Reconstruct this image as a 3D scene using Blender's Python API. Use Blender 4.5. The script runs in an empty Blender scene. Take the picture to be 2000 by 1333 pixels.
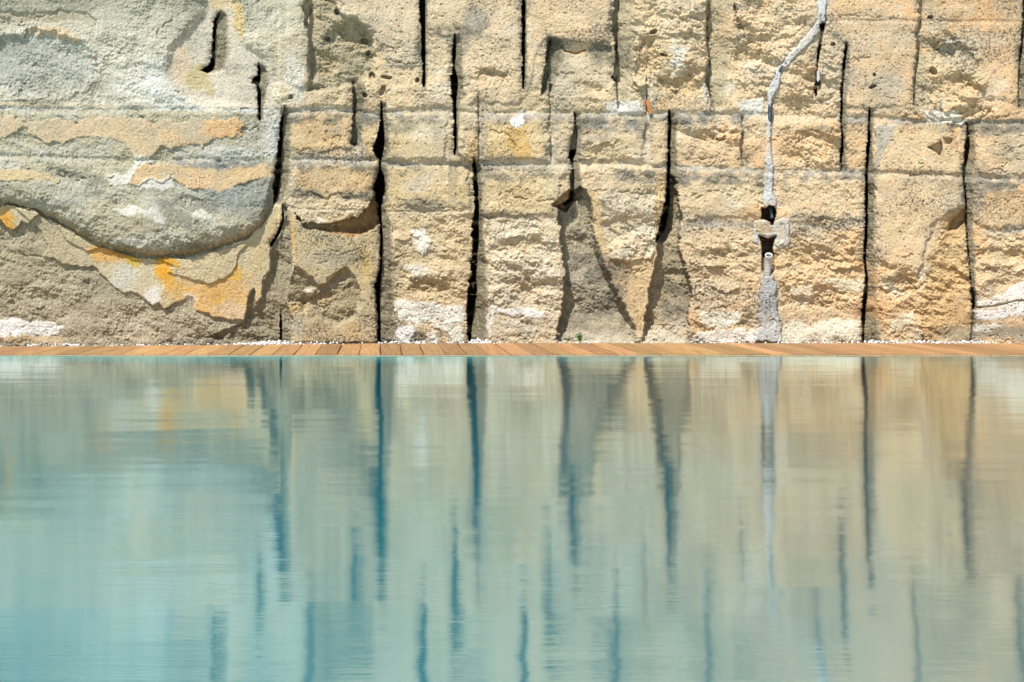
import bpy, math, random
import numpy as np
random.seed(7)
C = bpy.context.scene.collection
R = math.radians

# ------------------------------------------------------------------ camera, light, exposure
CAM_H, CAM_D, FPX, VX, VY = 0.588, 12.0, 3060.0, 743.0, 520.0     # eye height, distance to the wall, focal length, vanishing point (photo px)
cam = bpy.data.cameras.new('camera'); cam_o = bpy.data.objects.new('camera', cam); C.objects.link(cam_o)
cam_o.location = (0, -CAM_D, CAM_H); cam_o.rotation_euler = (R(90), 0, 0)
cam.sensor_width = 36; cam.lens = 36 * FPX / 2000
cam.shift_x = (1000 - VX) / 2000; cam.shift_y = -(666.5 - VY) / 2000
cam.clip_start = 0.05; cam.clip_end = 3000
bpy.context.scene.camera = cam_o

SUN_EL, SUN_AZ = 55, 30        # degrees above the horizon, degrees to the left of the camera's back
world = bpy.data.worlds.new('World'); bpy.context.scene.world = world; world.use_nodes = True
wn = world.node_tree.nodes; wl = world.node_tree.links
sky = wn.new('ShaderNodeTexSky'); sky.sky_type = 'NISHITA'; sky.sun_disc = False
sky.sun_elevation = R(SUN_EL)
sun_dir = (-math.cos(R(SUN_EL)) * math.sin(R(SUN_AZ)), -math.cos(R(SUN_EL)) * math.cos(R(SUN_AZ)), math.sin(R(SUN_EL)))
sky.sun_rotation = math.atan2(sun_dir[0], sun_dir[1])
bg = wn['Background']; wl.new(sky.outputs[0], bg.inputs[0]); bg.inputs[1].default_value = 0.075
sun = bpy.data.lights.new('sun', 'SUN'); sun.energy = 5.0; sun.angle = R(0.5); sun.color = (1, 0.955, 0.91)
sun_o = bpy.data.objects.new('sun', sun); C.objects.link(sun_o); sun_o.location = (-4, -8, 12)
from mathutils import Vector
sun_o.rotation_euler = Vector(sun_dir).to_track_quat('Z', 'Y').to_euler()
vs = bpy.context.scene.view_settings
bpy.context.scene.display_settings.display_device = 'sRGB'
vs.view_transform = 'Standard'; vs.look = 'None'; vs.exposure = 0.75; vs.gamma = 1; vs.use_curve_mapping = False
bpy.context.scene.cycles.use_denoising = True
bpy.context.scene.cycles.max_bounces = 6

# ------------------------------------------------------------------ helpers
def lin(c):
    c = np.asarray(c, float) / 255.0
    return np.where(c <= 0.04045, c / 12.92, ((c + 0.055) / 1.055) ** 2.4)
ALB = 0.66
def L4(r, g, b, k=ALB): return tuple(float(x) * k for x in lin((r, g, b))) + (1,)
def P(u, v, d=0.0):                       # where the photo point (u, v) lies when it is d metres in front of the wall's datum plane
    D = CAM_D - d
    return ((u - VX) / FPX * D, -d, CAM_H - (v - VY) / FPX * D)
def tag(o, label=None, cat=None, group=None, kind=None):
    if label: o['label'] = label
    if cat: o['category'] = cat
    if group: o['group'] = group
    if kind: o['kind'] = kind
    return o
def mesh_obj(name, verts, faces, mat, parent=None, smooth=False):
    me = bpy.data.meshes.new(name); me.from_pydata([tuple(v) for v in verts], [], faces); me.update()
    if mat: me.materials.append(mat)
    if smooth: me.polygons.foreach_set('use_smooth', [True] * len(me.polygons))
    o = bpy.data.objects.new(name, me); C.objects.link(o)
    if parent: o.parent = parent
    return o
def empty(name, loc=(0, 0, 0)):
    o = bpy.data.objects.new(name, None); o.location = loc; C.objects.link(o); return o
def tube(path, radii, seg=12, cap=True, closed_start=True):
    """rings along a path; radii per ring"""
    vs_, fs = [], []
    n = len(path)
    for i, p in enumerate(path):
        a = Vector(path[max(i - 1, 0)]); b = Vector(path[min(i + 1, n - 1)])
        t = (b - a); t = t.normalized() if t.length > 1e-9 else Vector((0, 0, 1))
        x = t.cross(Vector((0, 1, 0)));  x = x.normalized() if x.length > 1e-3 else Vector((1, 0, 0))
        y = t.cross(x).normalized()
        for k in range(seg):
            an = 2 * math.pi * k / seg
            vs_.append(Vector(p) + (x * math.cos(an) + y * math.sin(an)) * radii[i])
    for i in range(n - 1):
        for k in range(seg):
            k2 = (k + 1) % seg
            fs.append((i * seg + k, i * seg + k2, (i + 1) * seg + k2, (i + 1) * seg + k))
    if cap:
        fs.append(tuple(range(seg))[::-1]); fs.append(tuple((n - 1) * seg + k for k in range(seg)))
    return vs_, fs

class NT:
    def __init__(s, name):
        s.m = bpy.data.materials.new(name); s.m.use_nodes = True
        s.t = s.m.node_tree; s.n = s.t.nodes; s.b = s.n['Principled BSDF']; s.out = s.n['Material Output']
    def node(s, typ, **kw):
        n = s.n.new(typ)
        for k, v in kw.items():
            if k in n.inputs: n.inputs[k].default_value = v
            else: setattr(n, k, v)
        return n
    def link(s, a, b): s.t.links.new(a, b)

# ------------------------------------------------------------------ materials
def rock_mat():
    t = NT('weathered_limestone')
    at = t.node('ShaderNodeAttribute', attribute_name='Col')
    geo = t.node('ShaderNodeNewGeometry')
    n1 = t.node('ShaderNodeTexNoise', Scale=95.0, Detail=5.0, Roughness=0.75); t.link(geo.outputs['Position'], n1.inputs['Vector'])
    r1 = t.node('ShaderNodeMapRange'); r1.inputs[1].default_value = 0.3; r1.inputs[2].default_value = 0.7; r1.inputs[3].default_value = 0.74; r1.inputs[4].default_value = 1.22
    t.link(n1.outputs[0], r1.inputs[0])
    mx = t.node('ShaderNodeVectorMath', operation='SCALE'); t.link(at.outputs['Color'], mx.inputs[0]); t.link(r1.outputs[0], mx.inputs['Scale'])
    def spk(scale, a, b, lo):
        n = t.node('ShaderNodeTexNoise', Scale=float(scale), Detail=2.0, Roughness=0.55); t.link(geo.outputs['Position'], n.inputs['Vector'])
        # density is carried by the attribute's alpha: more alpha moves the threshold down
        s1 = t.node('ShaderNodeMath', operation='MULTIPLY_ADD'); s1.inputs[1].default_value = .10; t.link(at.outputs['Alpha'], s1.inputs[0]); t.link(n.outputs[0], s1.inputs[2])
        r = t.node('ShaderNodeMapRange'); r.inputs[1].default_value = a; r.inputs[2].default_value = b; r.inputs[3].default_value = 1; r.inputs[4].default_value = lo
        t.link(s1.outputs[0], r.inputs[0]); return r
    s_a = spk(105, .62, .70, .38); s_b = spk(46, .68, .74, .45)  # dark specks painted in for pit shadows and pit dirt
    mm = t.node('ShaderNodeMath', operation='MULTIPLY'); t.link(s_a.outputs[0], mm.inputs[0]); t.link(s_b.outputs[0], mm.inputs[1])
    mx2 = t.node('ShaderNodeVectorMath', operation='SCALE'); t.link(mx.outputs[0], mx2.inputs[0]); t.link(mm.outputs[0], mx2.inputs['Scale'])
    t.link(mx2.outputs[0], t.b.inputs['Base Color'])
    n2 = t.node('ShaderNodeTexNoise', Scale=150.0, Detail=6.0, Roughness=0.7); t.link(geo.outputs['Position'], n2.inputs['Vector'])
    n3 = t.node('ShaderNodeTexNoise', Scale=48.0, Detail=4.0, Roughness=0.65); t.link(geo.outputs['Position'], n3.inputs['Vector'])
    ad = t.node('ShaderNodeMath', operation='ADD'); t.link(n2.outputs[0], ad.inputs[0]); t.link(n3.outputs[0], ad.inputs[1])
    bp = t.node('ShaderNodeBump', Strength=1.0, Distance=0.010); t.link(ad.outputs[0], bp.inputs['Height'])
    t.link(bp.outputs[0], t.b.inputs['Normal'])
    t.b.inputs['Roughness'].default_value = 0.95; t.b.inputs['Specular IOR Level'].default_value = 0.15
    return t.m
def plain(name, rgb, rough=0.6, spec=0.3, k=ALB, var=0.25, scale=40, bump=0.0, obj_var=0.0):
    t = NT(name)
    geo = t.node('ShaderNodeNewGeometry')
    n1 = t.node('ShaderNodeTexNoise', Scale=float(scale), Detail=4.0, Roughness=0.65); t.link(geo.outputs['Position'], n1.inputs['Vector'])
    r1 = t.node('ShaderNodeMapRange'); r1.inputs[1].default_value = 0.25; r1.inputs[2].default_value = 0.75; r1.inputs[3].default_value = 1 - var; r1.inputs[4].default_value = 1 + var
    t.link(n1.outputs[0], r1.inputs[0])
    mx = t.node('ShaderNodeVectorMath', operation='SCALE'); mx.inputs[0].default_value = L4(*rgb, k=k)[:3]
    t.link(r1.outputs[0], mx.inputs['Scale']); t.link(mx.outputs[0], t.b.inputs['Base Color'])
    if bump:
        bp = t.node('ShaderNodeBump', Strength=0.7, Distance=bump); t.link(n1.outputs[0], bp.inputs['Height']); t.link(bp.outputs[0], t.b.inputs['Normal'])
    t.b.inputs['Roughness'].default_value = rough; t.b.inputs['Specular IOR Level'].default_value = spec
    return t.m
def wood_mat():
    t = NT('decking_wood')
    tc = t.node('ShaderNodeTexCoord'); oi = t.node('ShaderNodeObjectInfo')
    mp = t.node('ShaderNodeMapping'); mp.inputs['Scale'].default_value = (70, 2.2, 8)
    ad = t.node('ShaderNodeVectorMath', operation='ADD'); sc = t.node('ShaderNodeVectorMath', operation='SCALE'); sc.inputs[0].default_value = (3.1, 7.7, 1.3)
    mul = t.node('ShaderNodeMath', operation='MULTIPLY'); mul.inputs[1].default_value = 40; t.link(oi.outputs['Random'], mul.inputs[0]); t.link(mul.outputs[0], sc.inputs['Scale'])
    t.link(tc.outputs['Object'], ad.inputs[0]); t.link(sc.outputs[0], ad.inputs[1]); t.link(ad.outputs[0], mp.inputs[0])
    n = t.node('ShaderNodeTexNoise', Scale=1.0, Detail=5.0, Roughness=0.6, Distortion=0.6); t.link(mp.outputs[0], n.inputs['Vector'])
    cr = t.node('ShaderNodeValToRGB'); t.link(n.outputs[0], cr.inputs[0])
    cr.color_ramp.elements[0].position = 0.3; cr.color_ramp.elements[0].color = L4(164, 112, 72)
    cr.color_ramp.elements[1].position = 0.72; cr.color_ramp.elements[1].color = L4(208, 164, 116)
    hs = t.node('ShaderNodeHueSaturation'); t.link(cr.outputs[0], hs.inputs['Color'])
    r = t.node('ShaderNodeMapRange'); r.inputs[3].default_value = 0.66; r.inputs[4].default_value = 1.18; t.link(oi.outputs['Random'], r.inputs[0]); t.link(r.outputs[0], hs.inputs['Value'])
    r2 = t.node('ShaderNodeMapRange'); r2.inputs[3].default_value = 0.500; r2.inputs[4].default_value = 0.516; 
    w2 = t.node('ShaderNodeTexWhiteNoise', noise_dimensions='1D'); t.link(oi.outputs['Random'], w2.inputs['W']); t.link(w2.outputs[0], r2.inputs[0]); t.link(r2.outputs[0], hs.inputs['Hue'])
    t.link(hs.outputs[0], t.b.inputs['Base Color'])
    sp = t.node('ShaderNodeSeparateXYZ'); t.link(tc.outputs['Object'], sp.inputs[0])
    m1 = t.node('ShaderNodeMath', operation='MULTIPLY'); m1.inputs[1].default_value = 2 * math.pi / 0.0085; t.link(sp.outputs[0], m1.inputs[0])
    m2 = t.node('ShaderNodeMath', operation='SINE'); t.link(m1.outputs[0], m2.inputs[0])
    bp = t.node('ShaderNodeBump', Strength=0.5, Distance=0.002); t.link(m2.outputs[0], bp.inputs['Height']); t.link(bp.outputs[0], t.b.inputs['Normal'])
    t.b.inputs['Roughness'].default_value = 0.62; t.b.inputs['Specular IOR Level'].default_value = 0.3
    return t.m
DECK_Y = -(12.0 - 0.588 * 3060 / (692.3 - 520))
def water_mat():
    t = NT('pool_water')
    t.n.remove(t.b)
    geo = t.node('ShaderNodeNewGeometry')
    def wave(sx, sy, detail, dist, prev=None, rough=0.5, off=0):
        mp = t.node('ShaderNodeMapping'); mp.inputs['Scale'].default_value = (sx, sy, 1); mp.inputs['Location'].default_value = (off, off * 1.7, 0)
        t.link(geo.outputs['Position'], mp.inputs[0])
        n = t.node('ShaderNodeTexNoise', Scale=1.0, Detail=detail, Roughness=rough); t.link(mp.outputs[0], n.inputs['Vector'])
        bp = t.node('ShaderNodeBump', Strength=1.0, Distance=dist); t.link(n.outputs[0], bp.inputs['Height'])
        if prev: t.link(prev.outputs[0], bp.inputs['Normal'])
        return bp
    b1 = wave(0.9, 2.2, 2.0, 0.0042, off=3.3)        # slow swell
    b2 = wave(2.4, 8.0, 2.0, 0.00055, b1, off=9.1)   # long ripples
    b3 = wave(6.0, 40.0, 4.0, 0.00035, b2, rough=.65, off=1.7)   # wind ripples
    gl = t.node('ShaderNodeBsdfGlossy', Roughness=0.055); gl.inputs['Color'].default_value = (0.86, 0.97, 0.94, 1)
    df = t.node('ShaderNodeBsdfDiffuse')
    # colour of the water body: blue-green on the left, olive grey towards the right
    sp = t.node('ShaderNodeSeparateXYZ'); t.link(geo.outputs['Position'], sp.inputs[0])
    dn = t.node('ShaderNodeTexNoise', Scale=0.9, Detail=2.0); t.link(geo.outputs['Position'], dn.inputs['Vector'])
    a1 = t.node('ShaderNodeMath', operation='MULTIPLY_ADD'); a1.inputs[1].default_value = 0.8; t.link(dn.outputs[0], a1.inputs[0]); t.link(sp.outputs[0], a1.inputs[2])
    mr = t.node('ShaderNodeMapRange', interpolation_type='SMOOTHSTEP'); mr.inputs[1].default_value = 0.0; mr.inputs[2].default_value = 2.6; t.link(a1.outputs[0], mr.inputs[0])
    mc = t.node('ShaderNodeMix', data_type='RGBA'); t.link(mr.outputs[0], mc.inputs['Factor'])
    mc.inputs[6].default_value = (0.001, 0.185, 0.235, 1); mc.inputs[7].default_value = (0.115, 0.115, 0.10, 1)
    # shallow ledge just off the boards: pale turquoise
    a2 = t.node('ShaderNodeMath', operation='MULTIPLY_ADD'); a2.inputs[1].default_value = 1.2; t.link(dn.outputs[0], a2.inputs[0]); t.link(sp.outputs[1], a2.inputs[2])
    ml = t.node('ShaderNodeMapRange', interpolation_type='SMOOTHSTEP'); ml.inputs[1].default_value = DECK_Y - .55; ml.inputs[2].default_value = DECK_Y + .45; t.link(a2.outputs[0], ml.inputs[0])
    mlx = t.node('ShaderNodeMapRange', interpolation_type='SMOOTHSTEP'); mlx.inputs[1].default_value = 4.6; mlx.inputs[2].default_value = -1.0; mlx.inputs[3].default_value = .25; t.link(sp.outputs[0], mlx.inputs[0])
    mm = t.node('ShaderNodeMath', operation='MULTIPLY'); t.link(ml.outputs[0], mm.inputs[0]); t.link(mlx.outputs[0], mm.inputs[1])
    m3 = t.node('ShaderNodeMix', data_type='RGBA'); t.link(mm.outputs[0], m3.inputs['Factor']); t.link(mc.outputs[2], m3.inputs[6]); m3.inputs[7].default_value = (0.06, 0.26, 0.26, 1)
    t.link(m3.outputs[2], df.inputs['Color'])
    fr = t.node('ShaderNodeFresnel', IOR=1.33); t.link(b2.outputs[0], fr.inputs['Normal'])
    fm = t.node('ShaderNodeMapRange'); fm.inputs[1].default_value = 0.0; fm.inputs[2].default_value = 0.7; fm.inputs[3].default_value = 0.42; fm.inputs[4].default_value = 0.90
    t.link(fr.outputs[0], fm.inputs[0])
    fk = t.node('ShaderNodeMath', operation='MULTIPLY_ADD'); fk.inputs[1].default_value = -.34; fk.inputs[2].default_value = 1; t.link(mm.outputs[0], fk.inputs[0])
    fz = t.node('ShaderNodeMath', operation='MULTIPLY'); t.link(fm.outputs[0], fz.inputs[0]); t.link(fk.outputs[0], fz.inputs[1])
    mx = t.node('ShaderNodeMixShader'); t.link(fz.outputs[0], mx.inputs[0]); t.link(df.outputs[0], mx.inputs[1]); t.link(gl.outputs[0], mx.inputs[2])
    t.link(b3.outputs[0], gl.inputs['Normal'])
    t.link(mx.outputs[0], t.out.inputs['Surface'])
    return t.m
M = dict(rock=rock_mat(), wood=wood_mat(), water=water_mat(),
         gravel=plain('white_marble_gravel', (244, 244, 242), var=0.12, scale=60),
         ground=plain('pale_paving', (196, 186, 165), var=0.15, scale=3),
         soil=plain('dark_joist_bed', (70, 60, 48), var=0.3, scale=20),
         rim=plain('pool_rim_stone', (176, 158, 128), var=0.25, scale=50),
         basin=plain('pool_lining', (120, 165, 165), var=0.08, scale=6),
         pipe=plain('grey_ribbed_plastic', (212, 214, 206), rough=0.45, spec=0.5, var=0.08),
         black=plain('black_ribbed_plastic', (62, 76, 86), rough=0.4, spec=0.5, var=0.15),
         inside=plain('pipe_mouth_shade', (18, 22, 30), var=0.1),
         orange=plain('orange_wood_chip', (205, 128, 62), var=0.2),
         brown=plain('brown_wood_chip', (190, 120, 70), var=0.2),
         greywood=plain('grey_weathered_shim', (190, 190, 188), var=0.15),
         rust=plain('rusty_iron', (170, 80, 35), var=0.35, scale=200),
         root=plain('dry_root', (150, 125, 95), var=0.25),
         leaf=plain('weed_leaf', (70, 125, 50), var=0.35, scale=90, rough=0.5), stem=plain('weed_stem', (95, 115, 55), var=0.2))

# ------------------------------------------------------------------ noise on arrays
rng = np.random.default_rng(11)
PERM = rng.permutation(4096).astype(np.int64)
GA = rng.uniform(0, 2 * np.pi, 4096); GX = np.cos(GA); GY = np.sin(GA)
def perlin(x, y, s=0):
    xi = np.floor(x).astype(np.int64); yi = np.floor(y).astype(np.int64)
    fx = x - xi; fy = y - yi
    def g(ix, iy, dx, dy):
        h = PERM[(PERM[(ix + s * 131) & 4095] + iy * 17 + s) & 4095]
        return GX[h] * dx + GY[h] * dy
    u_ = fx * fx * fx * (fx * (fx * 6 - 15) + 10); v_ = fy * fy * fy * (fy * (fy * 6 - 15) + 10)
    a = g(xi, yi, fx, fy); b = g(xi + 1, yi, fx - 1, fy); c = g(xi, yi + 1, fx, fy - 1); d = g(xi + 1, yi + 1, fx - 1, fy - 1)
    return ((a + (b - a) * u_) * (1 - v_) + (c + (d - c) * u_) * v_) * 1.5
def fbm(x, y, w, octs, s=0, gain=0.5, ax=1.0, ridged=False):
    out = np.zeros_like(x); amp = 1.0; tot = 0
    for o in range(octs):
        n = perlin(x / (w * ax), y / w, s + o * 7)
        if ridged: n = 1 - 2 * np.abs(n) * 1.6
        out += n * amp; tot += amp; amp *= gain; w /= 2.03
    return out / tot
def sm(a, b, x):
    t = np.clip((x - a) / (b - a), 0, 1); return t * t * (3 - 2 * t)

# ------------------------------------------------------------------ the rock wall as a relief
us = np.concatenate([np.arange(-460, -24, 7.0), np.arange(-24, 2024, 1.42), np.arange(2024, 2480, 7.0)])
vsr = np.concatenate([np.arange(-700, -24, 7.0), np.arange(-24, 694, 1.42)])
U, V = np.meshgrid(us, vsr)                       # rows = v
NV, NU = U.shape
# edge jitter shared by every outline
WU = fbm(U, V, 26, 4, 1, 0.6); WV = fbm(U, V, 26, 4, 2, 0.6)

def sdf(poly, warp=4.0, pad=40):
    """signed distance in photo px to a hand-drawn outline, positive inside"""
    p = np.array(poly, float)
    x0, y0 = p.min(0) - pad; x1, y1 = p.max(0) + pad
    jc = np.where((us > x0) & (us < x1))[0]; ic = np.where((vsr > y0) & (vsr < y1))[0]
    out = np.full(U.shape, -float(pad))
    if len(jc) == 0 or len(ic) == 0: return out
    sl = (slice(ic[0], ic[-1] + 1), slice(jc[0], jc[-1] + 1))
    x = U[sl] + WU[sl] * warp; y = V[sl] + WV[sl] * warp
    dmin = np.full(x.shape, 1e9); ins = np.zeros(x.shape, bool)
    n = len(p)
    for i in range(n):
        ax, ay = p[i]; bx, by = p[(i + 1) % n]
        ex, ey = bx - ax, by - ay
        t = np.clip(((x - ax) * ex + (y - ay) * ey) / (ex * ex + ey * ey + 1e-9), 0, 1)
        dmin = np.minimum(dmin, (x - ax - ex * t) ** 2 + (y - ay - ey * t) ** 2)
        if ay != by:
            cond = ((ay > y) != (by > y)) & (x < (bx - ax) * (y - ay) / (by - ay) + ax)
            ins ^= cond
    d = np.sqrt(dmin); d = np.where(ins, d, -d)
    out[sl] = np.maximum(d, -pad)
    return out
def line_d(pts, warp=3.0, pad=30):
    p = np.array(pts, float); x0, y0 = p.min(0) - pad; x1, y1 = p.max(0) + pad
    jc = np.where((us > x0) & (us < x1))[0]; ic = np.where((vsr > y0) & (vsr < y1))[0]
    out = np.full(U.shape, float(pad))
    sl = (slice(ic[0], ic[-1] + 1), slice(jc[0], jc[-1] + 1))
    x = U[sl] + WU[sl] * warp; y = V[sl] + WV[sl] * warp
    d = np.full(x.shape, 1e9)
    for i in range(len(p) - 1):
        ax, ay = p[i]; ex, ey = p[i + 1] - p[i]
        t = np.clip(((x - ax) * ex + (y - ay) * ey) / (ex * ex + ey * ey + 1e-9), 0, 1)
        d = np.minimum(d, (x - ax - ex * t) ** 2 + (y - ay - ey * t) ** 2)
    out[sl] = np.minimum(np.sqrt(d), pad)
    return out
def ell(cu, cv, ru, rv, warp=6, ang=0):
    x = U + WU * warp - cu; y = V + WV * warp - cv; c, s = math.cos(R(ang)), math.sin(R(ang))
    return 1 - np.hypot((x * c + y * s) / ru, (-x * s + y * c) / rv)       # >0 inside
def edge(s, w=0.9): return sm(-w, w, s)
def curve(x, pts):
    p = sorted(pts); return np.interp(x, [a for a, _ in p], [b for _, b in p])

# --- outlines read off the photograph (px)
SLAB = [(-60, 215), (200, 212), (480, 222), (556, 216), (552, 260), (548, 300), (540, 345), (532, 375), (527, 400), (512, 438), (480, 462), (430, 481), (370, 496), (300, 499), (240, 492), (185, 474), (140, 446), (95, 421), (60, 406), (30, 398), (-60, 402)]
CRUST_A = [(30, 404), (60, 412), (95, 426), (140, 450), (185, 478), (240, 497), (300, 504), (370, 501), (430, 486), (480, 467), (512, 443), (530, 412), (545, 380), (552, 380), (555, 420), (550, 446), (540, 466), (528, 484), (530, 507), (527, 526), (514, 545), (511, 583), (500, 594), (497, 563), (483, 580), (481, 602), (475, 625), (448, 625), (413, 620), (405, 611), (381, 606), (377, 583), (367, 578), (359, 587), (338, 595), (321, 603), (311, 591), (297, 599), (281, 580), (267, 572), (243, 574), (216, 553), (200, 538), (184, 521), (154, 522), (127, 517), (111, 510), (84, 501), (95, 480), (80, 450), (50, 425)]
CRUST_A2 = [(110, 440), (185, 482), (240, 500), (300, 507), (370, 504), (430, 489), (486, 474), (466, 495), (460, 523), (440, 545), (410, 555), (375, 545), (345, 537), (328, 532), (340, 520), (300, 505), (262, 508), (215, 482), (170, 492), (130, 470)]
CRUST_C = [(-40, 405), (12, 401), (30, 402), (62, 407), (78, 420), (62, 431), (54, 437), (40, 435), (37, 444), (25, 450), (14, 446), (2, 430), (-40, 425)]
CRUST_B = [(562, 410), (575, 428), (592, 447), (640, 455), (692, 463), (716, 455), (736, 430), (742, 440), (742, 500), (740, 530), (734, 550), (732, 575), (734, 610), (738, 669), (576, 668), (573, 625), (565, 610), (562, 592), (586, 592), (606, 606), (632, 626), (662, 636), (696, 620), (706, 600), (703, 565), (694, 540), (676, 521), (662, 530), (641, 541), (638, 552), (622, 558), (614, 552), (611, 542), (590, 527), (575, 520), (573, 490), (569, 450)]
HOLLOW_B = [(560, 560), (575, 520), (590, 527), (611, 542), (622, 558), (638, 552), (662, 530), (676, 521), (694, 540), (703, 565), (706, 600), (696, 620), (662, 636), (632, 626), (606, 606), (586, 592), (562, 592)]
RECESS_0 = [(553, 400), (556, 430), (546, 462), (530, 482), (532, 520), (515, 548), (512, 585), (500, 598), (498, 563), (484, 582), (482, 604), (476, 628), (400, 660), (480, 672), (570, 672), (570, 620), (560, 590), (572, 520), (569, 450), (562, 405)]
RECESS_1 = [(1088, 405), (1092, 450), (1097, 500), (1103, 550), (1098, 600), (1088, 640), (1090, 672), (1247, 672), (1243, 645), (1235, 620), (1215, 580), (1200, 550), (1185, 515), (1170, 485), (1163, 450), (1158, 410), (1150, 372), (1135, 365), (1118, 378), (1105, 395)]
RECESS_2 = [(1308, 340), (1301, 400), (1291, 440), (1281, 480), (1283, 505), (1271, 545), (1262, 590), (1257, 640), (1254, 672), (1345, 672), (1347, 600), (1352, 560), (1340, 520), (1330, 500), (1327, 480), (1333, 420), (1325, 380), (1318, 345)]
SCOOP = [(1887, 398), (1876, 412), (1856, 428), (1840, 442), (1826, 480), (1815, 512), (1808, 560), (1800, 600), (1796, 640), (1812, 672), (1884, 672), (1893, 640), (1896, 560), (1893, 480), (1890, 430)]
OVER = [(575, 412), (588, 434), (615, 436), (650, 436), (682, 430), (708, 416), (724, 398), (733, 372), (740, 330), (752, 350), (748, 400), (742, 440), (716, 456), (690, 463), (640, 455), (600, 450), (580, 430)]
PANEL_1 = [(-60, 224), (0, 224), (25, 228), (45, 240), (80, 240), (110, 232), (150, 240), (180, 229), (230, 230), (300, 235), (350, 238), (390, 232), (440, 236), (460, 232), (476, 236), (483, 248), (470, 262), (440, 268), (420, 268), (405, 282), (395, 287), (370, 282), (340, 290), (318, 286), (300, 300), (285, 310), (262, 314), (258, 295), (240, 280), (222, 272), (190, 267), (150, 269), (128, 280), (100, 278), (75, 274), (62, 262), (48, 250), (38, 252), (34, 260), (0, 265), (-60, 268)]
PANEL_2 = [(247, 360), (262, 332), (280, 322), (330, 324), (380, 322), (430, 328), (480, 322), (535, 324), (536, 342), (500, 352), (480, 356), (460, 364), (430, 375), (408, 369), (395, 372), (366, 367), (345, 352), (335, 342), (322, 350), (318, 354), (296, 353), (272, 363)]
PANEL_3 = [(-60, 330), (30, 330), (60, 336), (95, 340), (118, 352), (115, 358), (98, 352), (72, 350), (52, 352), (-60, 352)]
PATCH_BOX = [(1471, 432), (1480, 427), (1489, 428), (1497, 429), (1505, 438), (1512, 440), (1516, 431), (1532, 424), (1542, 428), (1544, 455), (1542, 479), (1524, 487), (1512, 480), (1515, 462), (1482, 461), (1484, 480), (1473, 474), (1469, 450)]
VOID_1 = [(1487, 406), (1494, 409), (1502, 402), (1511, 404), (1516, 414), (1514, 424), (1511, 434), (1509, 440), (1504, 433), (1493, 428), (1487, 427), (1489, 417)]
VOID_2 = [(1482, 461), (1490, 464), (1500, 467), (1517, 461), (1511, 470), (1509, 484), (1510, 500), (1490, 502), (1488, 476)]
CHASE = [(1608, -60, 10), (1605, 20, 9), (1603, 46, 8), (1587, 68, 8), (1562, 93, 7), (1541, 115, 7), (1522, 140, 6), (1512, 170, 8), (1504, 190, 5), (1502, 220, 5), (1501, 260, 5), (1501, 300, 6), (1503, 330, 8), (1501, 370, 8), (1504, 398, 13)]
CHASE_LOW = [(1490, 528), (1508, 528), (1516, 560), (1518, 600), (1524, 640), (1530, 668), (1472, 668), (1482, 620), (1483, 575), (1487, 545)]

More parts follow.
